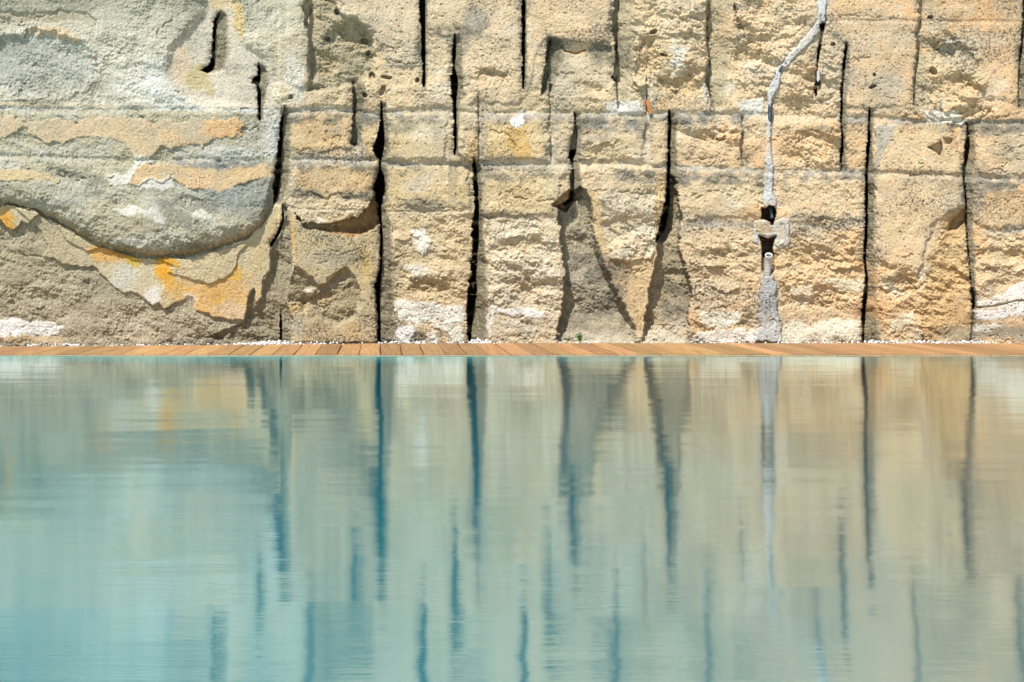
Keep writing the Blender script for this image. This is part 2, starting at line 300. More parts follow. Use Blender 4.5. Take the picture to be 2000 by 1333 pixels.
# --- fissures: (v, left edge of the black slit, its right edge, right edge of the grey flank)
FIS = [
 ('a', .30, .05, [(22, 430, 432, 434), (30, 422, 427, 440), (45, 418, 422, 444), (60, 416, 421, 445), (90, 415, 419, 446), (112, 414, 419, 445), (124, 408, 419, 441), (132, 400, 417, 437), (138, 391, 414, 430), (143, 405, 405, 418)]),
 ('b', .30, .05, [(124, 505, 506, 507), (134, 504, 507, 517), (148, 503, 508, 523), (154, 494, 508, 523), (162, 489, 507, 522), (166, 499, 505, 520), (180, 503, 509, 515), (210, 503, 509, 512), (233, 504, 509, 510), (237, 507, 507, 507)]),
 ('c', .55, .13, [(208, 556, 557, 559), (225, 552, 553, 564), (245, 547, 551, 565), (270, 544, 551, 566), (300, 541, 549, 566), (340, 535, 548, 565), (360, 533, 545, 562), (385, 533, 540, 556), (400, 534, 534, 548)]),
 ('d', .30, .04, [(400, 552, 553, 556), (430, 550, 555, 556), (455, 541, 547, 549), (475, 528, 534, 536), (484, 528, 528, 532)]),
 ('e', .30, .03, [(604, 548, 549, 553), (630, 547, 550, 554), (655, 547, 550, 554), (672, 548, 550, 556)]),
 ('f', .045, .05, [(158, 686, 692, 710), (170, 688, 692, 706), (185, 689, 695, 712), (200, 689, 696, 712), (225, 689, 694, 702), (245, 686, 696, 703), (265, 684, 698, 704), (282, 683, 696, 702), (290, 694, 694, 697)]),
 ('g', .55, .05, [(200, 744, 745, 752), (225, 744, 746, 752), (240, 741, 748, 755), (255, 738, 750, 757), (275, 730, 751, 757), (292, 725, 750, 756), (303, 729, 747, 756), (314, 741, 743, 752), (332, 742, 743.5, 752), (345, 735, 750, 756), (360, 728, 750, 756), (378, 729, 748, 754), (392, 733, 745, 752), (410, 738, 744, 752), (440, 743, 745.5, 764), (480, 743, 745.5, 764), (520, 742, 744.5, 766), (540, 738, 743, 766), (556, 732, 742, 768), (575, 733, 741, 770), (610, 736, 742, 772), (640, 738, 742, 774), (672, 738, 742, 768)]),
 ('h', .55, .07, [(-60, 816, 828, 829), (0, 819, 830, 831), (50, 821, 830, 831), (100, 824, 830, 831), (140, 825, 830, 831), (165, 826, 829, 830), (176, 828, 828, 828)]),
 ('i', .45, .05, [(68, 888, 889, 900), (90, 885, 890, 900), (110, 882, 889, 899), (132, 884, 888, 900), (150, 880, 892, 903), (172, 878, 895, 904), (190, 881, 892, 899), (208, 886, 890, 894), (250, 886, 892, 893), (290, 886, 891, 892), (306, 888, 888, 889)]),
 ('j', .03, .02, [(178, 932, 934, 937), (230, 934, 936, 938), (318, 933, 936, 939)]),
 ('k', .55, .11, [(310, 924, 926, 930), (330, 924, 930, 938), (380, 925, 934, 940), (420, 925, 935, 941), (440, 921, 934, 942), (470, 920, 936, 944), (495, 920, 932, 946), (530, 918, 930, 948), (560, 914, 930, 950), (585, 910, 929, 953), (610, 911, 924, 954), (640, 912, 921, 954), (672, 914, 918, 954)]),
 ('l', .55, .05, [(-60, 1018, 1026, 1027), (0, 1019, 1025, 1026), (80, 1020, 1025, 1026), (150, 1020, 1024, 1025), (180, 1022, 1022, 1023)]),
 ('m', .045, .07, [(74, 1070, 1078, 1096), (90, 1068, 1074, 1098), (120, 1064, 1070, 1095), (150, 1060, 1072, 1090), (178, 1055, 1064, 1076), (188, 1056, 1056, 1062)]),
 ('n', .03, .035, [(166, 1075, 1078, 1081), (175, 1073, 1075, 1082), (225, 1073, 1075, 1081), (240, 1069, 1076, 1082), (252, 1067, 1080, 1083), (265, 1072, 1079, 1083), (290, 1073, 1076, 1083), (315, 1076, 1078, 1081)]),
 ('o', .50, .06, [(220, 1122, 1123, 1130), (245, 1122, 1125, 1131), (262, 1119, 1128, 1133), (282, 1110, 1127, 1132), (300, 1108, 1124, 1130), (312, 1111, 1118, 1130), (325, 1117, 1119, 1132), (345, 1113, 1121, 1134), (370, 1112, 1121, 1136), (388, 1108, 1120, 1138), (398, 1100, 1108, 1112)]),
 ('p', .05, .11, [(-60, 1197, 1207, 1238), (0, 1198, 1207, 1236), (18, 1198, 1210, 1236), (38, 1195, 1203, 1236), (60, 1193, 1206, 1234), (78, 1200, 1206, 1236), (110, 1202, 1204, 1240), (135, 1199, 1206, 1240), (152, 1194, 1205, 1236), (162, 1203, 1203, 1232), (215, 1207, 1207, 1220)]),
 ('q', .04, .03, [(152, 1262, 1264, 1270), (170, 1261, 1264, 1273), (195, 1262, 1264, 1272), (218, 1263, 1265, 1268)]),
 ('r', .03, .03, [(243, 1260, 1262, 1268), (258, 1256, 1267, 1269), (272, 1258, 1267, 1269), (284, 1260, 1262, 1268)]),
 ('s', .50, .09, [(218, 1306, 1308, 1316), (245, 1305, 1310, 1319), (290, 1304, 1308, 1319), (335, 1303, 1308, 1322), (380, 1301, 1307, 1322), (400, 1297, 1306, 1322), (425, 1291, 1303, 1318), (450, 1284, 1296, 1310), (475, 1280, 1280, 1300)]),
 ('t', .035, .09, [(-60, 1376, 1392, 1432), (0, 1379, 1391, 1432), (25, 1379, 1386, 1432), (45, 1380, 1381, 1430), (70, 1377, 1384, 1430), (85, 1380, 1381, 1430), (115, 1385, 1386, 1430), (138, 1380, 1388, 1428), (158, 1377, 1380, 1426), (215, 1395, 1395, 1410)]),
 ('u', .03, .03, [(8, 1433, 1435, 1440), (20, 1434, 1439, 1442), (32, 1438, 1439, 1444), (46, 1441, 1447, 1450), (60, 1441, 1454, 1456), (65, 1442, 1443, 1450)]),
 ('v', .035, .03, [(225, 1449, 1450, 1456), (258, 1450, 1453, 1457), (275, 1446, 1452, 1456), (286, 1443, 1451, 1455), (330, 1451, 1452, 1456)]),
 ('w', .35, .02, [(46, 1602, 1611, 1611), (62, 1601, 1608, 1609), (75, 1598, 1606, 1607), (90, 1598, 1604, 1606), (100, 1597, 1601, 1606), (130, 1594, 1597, 1603), (150, 1593, 1597, 1601), (163, 1591, 1602, 1603), (178, 1588, 1596, 1600), (190, 1594, 1594, 1598)]),
 ('x', .50, .045, [(84, 1650, 1656, 1658), (110, 1648, 1652, 1658), (140, 1645, 1650, 1656), (160, 1643, 1647, 1655), (185, 1641, 1645, 1652), (240, 1641, 1644, 1650), (262, 1644, 1646, 1650), (285, 1643, 1646, 1649), (297, 1639, 1646, 1648), (312, 1641, 1643, 1650), (335, 1643, 1644, 1650)]),
 ('y', .50, .085, [(212, 1698, 1699, 1704), (240, 1696, 1698, 1703), (268, 1694, 1700, 1702), (300, 1692, 1697, 1702), (335, 1690, 1694, 1703), (380, 1690, 1694, 1706), (440, 1689, 1694, 1707), (490, 1686, 1691, 1706), (512, 1687, 1690, 1708), (540, 1691, 1694, 1708), (565, 1688, 1694, 1708), (590, 1683, 1692, 1712), (608, 1681, 1689, 1714), (640, 1683, 1687, 1716), (672, 1684, 1687, 1716)]),
 ('z', .035, .055, [(-60, 1797, 1806, 1824), (0, 1797, 1805, 1824), (25, 1793, 1801, 1823), (38, 1798, 1799, 1823), (65, 1788, 1797, 1822), (85, 1789, 1797, 1820), (105, 1791, 1795, 1818), (125, 1787, 1791, 1816), (150, 1784, 1788, 1814), (205, 1783, 1785, 1812), (214, 1800, 1800, 1806)]),
 ('A', .18, .08, [(240, 1886, 1888, 1900), (262, 1886, 1893, 1903), (290, 1884, 1893, 1904), (310, 1882, 1890, 1903), (330, 1878, 1884, 1901), (345, 1880, 1883, 1900), (400, 1886, 1888, 1900), (430, 1885, 1887, 1900), (560, 1896, 1897, 1902), (575, 1896, 1904, 1907), (600, 1896, 1904, 1906), (606, 1900, 1901, 1904), (672, 1894, 1895, 1902)]),
 ('B', .08, .05, [(-60, 1998, 2002, 2010), (30, 1997, 2001, 2010), (60, 1996, 1999, 2008), (95, 1992, 1996, 2006), (125, 1990, 1992, 2004), (180, 1988, 1989, 2004), (215, 1990, 1990, 2000)]),
 ('C', .04, .05, [(-60, 595, 604, 625), (0, 597, 604, 622), (14, 588, 606, 622), (22, 590, 610, 622), (32, 594, 603, 622), (52, 594, 600, 622), (60, 602, 602, 624), (100, 606, 606, 622), (160, 610, 610, 620)]),
]
def fis_at(keys, v):
    k = np.array(keys, float)
    return [np.interp(v, k[:, 0], k[:, j]) for j in (1, 2, 3)]

# --- base relief
base_u = curve(us, [(-460, .72), (0, .50), (300, .36), (500, .25), (743, .05), (900, .0), (1300, -.01), (1700, .0), (2480, .06)])
DATUM = np.tile(base_u, (NV, 1))
H = 0.022 * fbm(U, V, 260, 3, 20) + (.010 + .016 * sm(560, 640, U)) * fbm(U, V, 85, 3, 23)
Cc = np.zeros(U.shape + (3,))
rough = np.full(U.shape, 0.55)                     # how broken the face is
def lerpc(mask, rgb, a=1.0):
    m = (mask * a)[..., None]; Cc[...] = Cc * (1 - m) + np.array(rgb, float) * m
def seth(mask, val): 
    global H; H = H * (1 - mask) + val * mask
def addh(x):
    global H; H = H + x
def setr(mask, val):
    global rough; rough = rough * (1 - mask) + val * mask

JG = fbm(U, V, 12, 4, 321, .7)
GATE = fbm(U, V, 34, 3, 301, .6); GATE2 = fbm(U, V, 60, 3, 311, .6)
# broad colours: grey green on the left, tan in the middle, peach on the right
nA = fbm(U, V, 170, 4, 31, 0.55); nB = fbm(U, V, 70, 5, 35, 0.6, ax=2.2); nC = fbm(U, V, 36, 4, 41, 0.6); nD = fbm(U, V, 120, 5, 47, 0.6, ax=3.5); nE = fbm(U, V, 15, 3, 53, 0.6)
Cc[...] = (212, 205, 178)
lerpc(sm(480, 640, U + nA * 60), (222, 200, 160))
lerpc(sm(1180, 1560, U + nA * 160), (229, 200, 158))
lerpc(sm(1550, 1850, U + nA * 160) * sm(330, 120, V + nA * 200), (228, 190, 142), .8)
lerpc(sm(0.1, 0.5, nD) , (186, 184, 170), .75)
lerpc(sm(0.12, 0.5, nB) * sm(560, 700, U), (228, 186, 130), .7)
lerpc(sm(0.15, 0.5, -nB), (232, 226, 205), .6)
lerpc(sm(0.22, 0.55, nC), (190, 172, 138), .4)
lerpc(sm(0.3, 0.6, nE) , (160, 152, 132), .35)
# left top: grey-white with a bluish oval
lf = sm(600, 430, U) * sm(230, 205, V)
lerpc(lf, (220, 214, 192), .85); lerpc(lf * sm(-.05, .4, nC + nB * .5), (176, 174, 154), .6)
lerpc(lf * sm(70, 0, V + nA * 30), (146, 146, 126), .75); lerpc(lf * sm(0, .4, nD + nB), (160, 158, 138), .6); lerpc(lf * sm(.1, .5, -nD), (226, 224, 208), .5)
s = ell(75, 125, 118, 66, 18); ov = sm(-.08, .06, s); lerpc(ov * lf, (184, 185, 172), .8); addh(-.03 * sm(-.1, .25, s)); addh(.012 * sm(.12, 0, np.abs(s)))
lerpc(sm(.12, 0, np.abs(s + .02)) * sm(40, 120, U + V - 80), (222, 216, 196), .6)  # pale edge highlight painted along the oval's rim
s = sdf([(50, 62), (80, 52), (120, 50), (150, 68), (165, 80), (150, 85), (110, 72), (85, 70), (55, 66)], 8); lerpc(edge(s, 3), (222, 196, 156), .8)
s = sdf([(0, 22), (60, 25), (120, 22), (170, 24), (190, 40), (186, 60), (150, 40), (100, 45), (40, 42), (-30, 60), (-30, 35)], 8); lerpc(edge(s, 3), (188, 176, 150), .8); addh(-.012 * edge(s, 1.5))
lerpc(sm(-.3, .7, ell(330, 165, 120, 60, 30)), (228, 228, 218), .9)
lerpc(sm(-.3, .5, ell(260, 60, 110, 70, 40)), (212, 208, 186), .6)
# rounded bay right of it
BAY = [(405, -60), (395, 20), (360, 60), (330, 95), (322, 130), (330, 165), (350, 185), (400, 205), (540, 215), (545, 160), (520, 110), (470, 70), (455, 30), (450, -60)]
s = sdf(BAY, 8); b = edge(s, 4); lerpc(b, (218, 208, 186), .9); addh(-.035 * sm(-6, 14, s)); setr(sm(-4, 10, s), .25)
lerpc(sm(-.2, .4, ell(355, 130, 20, 45, 12)), (224, 200, 168), .8)
lerpc(sm(-.1, .25, ell(385, 152, 24, 30, 14, 35)), (204, 186, 132), .75); lerpc(sm(-.1, .3, ell(408, 175, 10, 18, 10)), (190, 176, 120), .6)
lerpc(sm(-.1, .25, ell(466, 38, 14, 42, 10, -10)), (228, 198, 136), .75); lerpc(sm(-.2, .3, ell(430, 5, 22, 18, 10)), (220, 194, 140), .6)
lerpc(sm(0, .5, ell(590, 110, 40, 110, 20)), (206, 196, 166), .9)
lerpc(sm(-.2, .5, ell(575, 150, 22, 60, 20)), (230, 228, 212), .8)
s = sdf([(470, -60), (480, 0), (500, 30), (530, 60), (560, 75), (590, 60), (590, -60)], 10); addh(-.06 * sm(-4, 40, s)); lerpc(edge(s, 5), (204, 200, 178), .7)
# column u 600-730 grey rough hollow at the top
s = sdf([(600, -60), (640, -20), (668, 25), (700, 34), (715, 50), (730, 70), (735, 110), (730, 150), (700, 165), (650, 180), (600, 180)], 6); addh(-.055 * sm(-1, 10, s)); lerpc(sm(-3, 8, s), (172, 162, 130), .9); setr(edge(s, 4), .9)
for (cu, cv, ru, rv, a) in [(658, 24, 5, 7, 0), (640, 76, 6, 5, 0), (712, 81, 8, 7, 20), (719, 105, 5, 6, 20), (747, 177, 6, 12, 20), (727, 150, 7, 8, -20), (755, 152, 12, 4, 5), (816, 157, 5, 5, 0), (713, 186, 4, 6, -20), (568, 190, 5, 5, 0), (1296, 108, 9, 3, 10), (1276, 62, 10, 5, -20), (1817, 34, 6, 4, 0), (1823, 140, 7, 10, -30), (1705, 170, 7, 3, -10), (1708, 146, 3, 4, 0), (1627, 87, 5, 4, 0)]:
    s = ell(cu, cv, ru, rv, 3, a); addh(-.055 * sm(0, .3, s))

# horizontal bands: the beds left by the saw
def band(pts, wid, dep, rgb, a=.8, u0=None, u1=None, nz=6, shade=None):
    vc = curve(us, pts)[None, :] + fbm(U, V * 0 + pts[0][1], 60, 3, int(abs(pts[0][1])) + 60) * nz
    t = (V - vc) / wid
    m = np.exp(-np.abs(t * (1.15 + .9 * nB)) ** 2.4)
    if u0 is not None: m = m * sm(u0 - 20, u0 + 20, U) * sm(u1 + 20, u1 - 20, U)
    addh(-dep * m); lerpc(m * sm(-.25, .35, nC + nB + nE * .4 + .1), rgb, a * .85)
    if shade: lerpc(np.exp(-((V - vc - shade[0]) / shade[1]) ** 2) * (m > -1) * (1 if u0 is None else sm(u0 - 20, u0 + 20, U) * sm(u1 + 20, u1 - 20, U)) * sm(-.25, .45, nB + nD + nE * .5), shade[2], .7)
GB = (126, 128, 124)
band([(-460, 212), (0, 213), (150, 217), (300, 214), (520, 216)], 7, .010, (216, 222, 220), .9, -600, 540, 3)
band([(0, 204), (110, 203), (230, 210)], 4, .0, (222, 196, 152), .8, -200, 225, 2)
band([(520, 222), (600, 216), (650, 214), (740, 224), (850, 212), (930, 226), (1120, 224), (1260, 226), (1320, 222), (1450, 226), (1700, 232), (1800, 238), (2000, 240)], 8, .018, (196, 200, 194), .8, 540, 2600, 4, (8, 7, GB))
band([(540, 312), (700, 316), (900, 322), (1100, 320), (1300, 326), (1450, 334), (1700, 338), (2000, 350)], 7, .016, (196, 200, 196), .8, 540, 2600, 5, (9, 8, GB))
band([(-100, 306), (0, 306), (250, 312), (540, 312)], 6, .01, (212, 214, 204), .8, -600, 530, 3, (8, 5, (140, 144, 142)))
band([(560, 408), (760, 414), (900, 413)], 3, .008, (176, 176, 166), .7, 580, 915, 1.5)
band([(760, 222), (1000, 232), (1300, 236)], 5, .0, (150, 150, 140), .6, 760, 1400, 8)
band([(1120, 245), (1300, 248)], 10, .0, (150, 156, 158), .8, 1130, 1260, 6)
band([(1330, 232), (1450, 240)], 12, .0, (176, 180, 176), .8, 1325, 1440, 6)
band([(1330, 435), (1480, 436)], 9, .008, (158, 164, 166), .85, 1350, 1470, 5)
band([(1540, 436), (1680, 452)], 6, .006, (170, 168, 158), .7, 1540, 1640, 4)
band([(1905, 456), (2000, 450), (2400, 450)], 9, .006, (182, 184, 178), .8, 1905, 2500, 4)
band([(1905, 355), (2000, 368)], 8, .0, (158, 156, 148), .7, 1905, 2500, 5)
band([(1620, 40), (2000, 44)], 4, .008, (206, 186, 156), .5, 1630, 2500, 3)
band([(1130, 345), (1300, 350)], 10, .01, (150, 148, 138), .7, 1130, 1300, 5)
band([(940, 335), (1090, 330)], 8, .006, (158, 154, 140), .6, 940, 1090, 5)
band([(940, 425), (1090, 428)], 7, .008, (168, 166, 150), .6, 940, 1085, 4)
# tan saw-cut blocks (smooth faces)
def block(poly, rgb, r=.22, h=.012, a=.75, w=4):
    rgb = tuple(.78 * c + .22 * d for c, d in zip(rgb, (224, 208, 176))); s = sdf(poly, 12); m = edge(s, w + 1); lerpc(m * sm(-.55, .25, nB + .6 * nC + .3 * nE + .15), rgb, a); setr(m, r); addh(h * sm(-3, 4, s)); lerpc(np.exp(-((s - 1) / 6.5) ** 2) * sm(-.3, .3, nB + nC + .4 * nE), (158, 154, 140), .6)
block([(565, 232), (590, 226), (690, 224), (688, 240), (688, 290), (620, 300), (568, 296)], (230, 188, 128))
block([(575, 328), (620, 322), (735, 322), (733, 350), (728, 385), (640, 384), (600, 376), (580, 370)], (224, 184, 126), .25)
block([(706, 236), (738, 236), (730, 290), (738, 312), (706, 308)], (224, 190, 132), .3)
block([(752, 236), (870, 230), (868, 308), (752, 312)], (222, 196, 140), .25)
block([(752, 328), (870, 324), (915, 330), (920, 405), (752, 405)], (222, 194, 134), .35)
block([(945, 234), (1060, 236), (1070, 310), (945, 312)], (226, 196, 134), .4)
block([(940, 330), (1105, 328), (1088, 385), (1080, 420), (940, 420)], (224, 200, 148), .45)
block([(1130, 270), (1258, 262), (1258, 312), (1132, 312)], (216, 190, 144), .5)
block([(1620, -60), (1795, -60), (1785, 210), (1655, 210), (1655, 90), (1620, 60)], (231, 192, 142), .28)
block([(1845, -60), (1995, -60), (1990, 200), (1930, 190), (1900, 100), (1840, 60)], (226, 186, 134), .25)
block([(640, -60), (818, -60), (820, 130), (760, 130), (730, 60), (670, 20)], (222, 204, 172), .35)
block([(832, -60), (1018, -60), (1018, 200), (910, 200), (880, 70), (834, 60)], (224, 202, 164), .35)
block([(1030, -60), (1195, -60), (1192, 85), (1110, 80), (1060, 75), (1030, 180)], (226, 198, 154), .35)
block([(1708, 245), (1860, 240), (1885, 350), (1880, 400), (1820, 440), (1790, 560), (1715, 500), (1708, 345)], (231, 204, 158), .3, .02)
block([(1905, 260), (2480, 260), (2480, 340), (1905, 340)], (231, 196, 146), .35)
block([(1908, 372), (2480, 372), (2480, 444), (1908, 444)], (228, 196, 146), .35)
block([(1335, 350), (1490, 352), (1490, 420), (1340, 428)], (226, 204, 158), .6)
block([(1530, 350), (1688, 352), (1688, 430), (1545, 425)], (226, 202, 156), .6)
lerpc(sm(-.2, .5, ell(930, 40, 30, 34, 20)), (150, 148, 136), .7)
lerpc(sm(-.2, .5, ell(898, 85, 20, 24, 12)), (150, 148, 134), .6)
lerpc(sm(-.2, .5, ell(1735, 165, 40, 30, 16)), (190, 180, 158), .7)
lerpc(sm(-.2, .5, ell(1690, 25, 30, 8, 10)), (206, 180, 150), .5)
lerpc(sm(-.3, .5, ell(780, 245, 38, 16, 10)), (164, 156, 130), .7); lerpc(sm(-.3, .5, ell(855, 250, 12, 35, 8)), (170, 164, 140), .6)
lerpc(sm(-.3, .4, ell(885, 330, 10, 80, 6)), (176, 164, 134), .6)
s = sdf([(1712, 245), (1752, 243), (1745, 262), (1725, 300), (1712, 330)], 3); lerpc(edge(s, 3), (190, 186, 172), .8)
s = sdf([(1000, 235), (1020, 240), (1032, 275), (1045, 312), (1010, 312), (985, 280)], 5); lerpc(edge(s, 4), (218, 176, 104), .7)
# rough zones: chipped, pale
def chip(poly, rgb, a=.7, r=.95, w=12, h=0):
    s = sdf(poly, 14); m = edge(s, w); lerpc(m * sm(-.8, .3, nC + nB), rgb, a); setr(m, r)
    if h: addh(h * sm(-w, w, s))
chip([(1210, 10), (1380, 0), (1385, 130), (1340, 190), (1230, 200), (1240, 90)], (214, 196, 158), .6)
chip([(1390, -60), (1590, -60), (1580, 60), (1500, 180), (1495, 220), (1440, 210), (1430, 60)], (228, 206, 166), .7)
chip([(1540, 120), (1640, 90), (1640, 330), (1515, 330)], (228, 204, 162), .6)
chip([(1800, 60), (1900, 90), (1930, 160), (1920, 230), (1820, 220), (1815, 140)], (226, 204, 160), .7, 1.0)
chip([(1160, 380), (1298, 370), (1280, 500), (1190, 510)], (224, 214, 186), .8, .9)
chip([(945, 430), (1085, 430), (1098, 520), (1095, 600), (1085, 665), (955, 665)], (222, 212, 186), .8, .85)
chip([(765, 420), (915, 420), (908, 590), (768, 580)], (206, 184, 142), .7, .75)
chip([(1340, 450), (1478, 450), (1472, 660), (1350, 660)], (226, 202, 162), .7, .8)
chip([(1525, 450), (1685, 450), (1680, 600), (1520, 600)], (228, 196, 146), .8, .85)
chip([(1715, 510), (1800, 520), (1790, 660), (1715, 660)], (228, 192, 138), .7, .8)
chip([(1908, 460), (2480, 460), (2480, 560), (1908, 560)], (222, 200, 156), .7, .8)
chip([(565, 570), (700, 560), (700, 620), (600, 620)], (186, 172, 134), .7, .9)
# scallop grooves
for cu, cv, r0, a0, a1 in [(1330, 110, 78, 150, 235), (1330, 110, 66, 150, 230), (1320, 120, 92, 150, 215), (1335, 90, 60, 20, 100), (1860, 170, 70, 200, 330), (1860, 175, 52, 200, 340), (1865, 165, 86, 215, 330)]:
    r_ = np.hypot(U - cu, (V - cv) * 1.05) + WU * 10; an = np.degrees(np.arctan2(V - cv, -(U - cu))) % 360
    an2 = np.degrees(np.arctan2(-(V - cv), U - cu)) % 360
    m = np.exp(-((r_ - r0) / 3.2) ** 2) * sm(a0 - 12, a0 + 12, an2) * sm(a1 + 12, a1 - 12, an2)
    addh(-.016 * m); lerpc(m, (190, 160, 112), .35)

# ---- left slab, its flaking panels and the crust beneath
sl = sdf(SLAB, 7) + JG * 4; ms = edge(sl, 1.1)
lerpc(ms, (180, 172, 144), .75)
lerpc(ms * sm(-.2, .3, nB + nC * .5), (196, 196, 182), .7)
lerpc(ms * sm(.05, .45, -nD) * sm(300, 360, V), (146, 148, 138), .7)
lerpc(ms * sm(-.3, .5, ell(480, 385, 90, 40, 20)), (146, 150, 144), .8)
lerpc(ms * sm(-.3, .5, ell(450, 300, 90, 16, 10)), (206, 208, 200), .8)
lerpc(sm(-.3, .5, ell(535, 265, 22, 50, 8)), (222, 224, 218), .75)
lerpc(ms * sm(300, 345, V) * sm(-.05, .3, fbm(U, V, 60, 5, 451, .65, ax=2.4)), (132, 132, 118), .75)
lerpc(ms * sm(12, 0, sl) * sm(390, 420, V), (170, 146, 98), .7)  # overhang shading painted as a brown band on the slab's lower edge
belly = .010 + .060 * sm(330, 470, V + 60 * sm(200, 0, U)) * sm(-12, 40, sl) + .028 * sm(0, 13, sl) * sm(300, 400, V)
seth(ms * sm(300, 330, V), H + belly)
setr(ms, .62)
under = edge(-sl, 1) * sm(380, 400, V) * sm(570, 545, U)
lerpc(under, (170, 159, 130), .85); addh(-.020 * under); setr(under, .65)
lerpc(under * sm(-.2, .4, nC + nA), (178, 168, 140), .6)
lerpc(under * sm(560, 640, V) * sm(-.5, .2, nD), (196, 186, 160), .6)
lerpc(under * sm(480, 520, V) * sm(600, 560, V) * sm(100, 200, U), (162, 158, 138), .6)
def crust(poly, rgb, thick, r=.12, warp=2.5, a=.95):
    s = sdf(poly, warp * 2) + JG * 2.6; m = edge(s, .8); addh(thick * m); lerpc(edge(s, 1.0), rgb, a); setr(edge(s, 1), r); return s
sA = crust(CRUST_A, (212, 198, 162), .020)
mA = edge(sA, 1)
mud = mA * sm(250, 90, U); lerpc(mud, (178, 166, 136), .7); setr(mud, .4)
s2 = crust(CRUST_A2, (206, 190, 152), .014, .3); lerpc(mA * edge(s2, 1) * sm(200, 100, U), (174, 164, 134), .6)
# colour of the crust: rust orange, cream, pink-beige
def stain(cu, cv, ru, rv, rgb, a=.9, ang=0, warp=12, m0=None, lo=-.15, hi=.25):
    m = sm(lo - .1, hi + .3, ell(cu, cv, ru * 1.08, rv * 1.08, warp * 1.8, ang) + .35 * nE + .25 * nC); lerpc(m if m0 is None else m * m0, rgb, a)
nm2 = mA * (1 - edge(s2, 1))
stain(420, 575, 80, 50, (233, 190, 124), 1.0, 0, 16, nm2)
stain(240, 545, 28, 38, (214, 210, 192), .95, 20, 10, mA)
stain(205, 497, 34, 14, (228, 176, 104), .95, 15, 10, mA); stain(240, 500, 32, 10, (206, 150, 60), .7, 22, 8, mA); stain(262, 508, 16, 12, (214, 180, 70), .7, 30, 8, mA)
stain(322, 535, 15, 38, (233, 172, 62), 1.0, -14, 8, mA); stain(328, 510, 24, 10, (230, 172, 62), .9, 15, 8, mA)
stain(462, 535, 14, 16, (232, 184, 84), .8, 0, 10, nm2); stain(425, 578, 18, 14, (232, 184, 92), .7, 0, 12, nm2); stain(345, 560, 30, 10, (232, 188, 112), .7, 0, 12, nm2)
stain(300, 580, 20, 22, (238, 236, 226), .9, 30, 12, None, -.1, .3); stain(375, 580, 12, 10, (236, 226, 206), .8, 0, 8); stain(450, 605, 30, 16, (226, 200, 166), .8, 0, 10, mA)
stain(505, 500, 18, 40, (214, 194, 146), .8, 0, 10, mA); stain(535, 445, 12, 40, (216, 190, 142), .8, 15, 6, mA)
sC = crust(CRUST_C, (202, 190, 154), .03); mC = edge(sC, 1)
stain(10, 428, 16, 24, (234, 172, 70), .95, -30, 8, mC); stain(2, 410, 22, 12, (222, 188, 130), .8, 0, 6, mC)
p1 = crust(PANEL_1, (218, 194, 156), .009, .14, 6); p2 = crust(PANEL_2, (216, 186, 140), .010, .15, 5); p3 = crust(PANEL_3, (206, 186, 144), .010, .2, 4)
for s in (p1, p2): lerpc(edge(s, 1) * sm(-.2, .4, nC + nA), (198, 184, 156), .8); lerpc(edge(s, 1) * sm(.0, .5, nB), (228, 192, 146), .8)
lerpc(edge(p1, 1) * sm(-.2, .5, ell(440, 250, 50, 30, 10)), (234, 190, 134), .8)
stain(440, 322, 100, 8, (120, 124, 122), .7, 0, 8)
# column B crusts and hollows
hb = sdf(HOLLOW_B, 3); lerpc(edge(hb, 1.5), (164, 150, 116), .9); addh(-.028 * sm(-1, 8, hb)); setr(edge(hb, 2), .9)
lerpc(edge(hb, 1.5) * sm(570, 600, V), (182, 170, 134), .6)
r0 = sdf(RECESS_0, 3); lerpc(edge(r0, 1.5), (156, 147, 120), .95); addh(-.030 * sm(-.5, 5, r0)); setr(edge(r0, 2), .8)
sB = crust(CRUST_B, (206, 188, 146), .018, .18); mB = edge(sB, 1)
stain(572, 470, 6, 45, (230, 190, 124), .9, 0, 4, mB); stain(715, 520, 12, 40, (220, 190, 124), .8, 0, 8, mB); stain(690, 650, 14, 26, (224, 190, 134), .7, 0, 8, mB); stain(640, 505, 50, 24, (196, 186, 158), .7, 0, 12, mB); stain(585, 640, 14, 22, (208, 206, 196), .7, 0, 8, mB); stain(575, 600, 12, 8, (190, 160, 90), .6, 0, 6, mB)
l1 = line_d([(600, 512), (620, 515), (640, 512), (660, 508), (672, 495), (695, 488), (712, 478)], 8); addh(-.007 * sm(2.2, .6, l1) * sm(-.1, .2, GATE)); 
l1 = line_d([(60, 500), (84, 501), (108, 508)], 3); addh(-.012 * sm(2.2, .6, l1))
# overhang under block row two, its brown shadow painted into the colour
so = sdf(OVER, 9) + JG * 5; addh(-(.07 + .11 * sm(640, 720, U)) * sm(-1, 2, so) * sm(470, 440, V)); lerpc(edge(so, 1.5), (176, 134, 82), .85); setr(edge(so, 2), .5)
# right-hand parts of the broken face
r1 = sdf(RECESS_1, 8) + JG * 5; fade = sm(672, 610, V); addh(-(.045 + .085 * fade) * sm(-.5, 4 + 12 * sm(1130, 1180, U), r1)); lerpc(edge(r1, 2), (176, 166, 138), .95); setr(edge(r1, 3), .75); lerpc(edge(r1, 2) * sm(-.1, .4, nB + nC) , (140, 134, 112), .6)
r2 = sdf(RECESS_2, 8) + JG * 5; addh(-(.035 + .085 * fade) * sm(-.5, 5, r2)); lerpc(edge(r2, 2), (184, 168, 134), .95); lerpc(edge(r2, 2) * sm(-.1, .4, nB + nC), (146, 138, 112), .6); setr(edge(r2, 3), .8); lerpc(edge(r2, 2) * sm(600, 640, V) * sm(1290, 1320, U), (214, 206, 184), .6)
stain(1290, 655, 40, 22, (222, 208, 180), .85, 0, 14); stain(1150, 662, 60, 12, (206, 196, 170), .8, 0, 10)
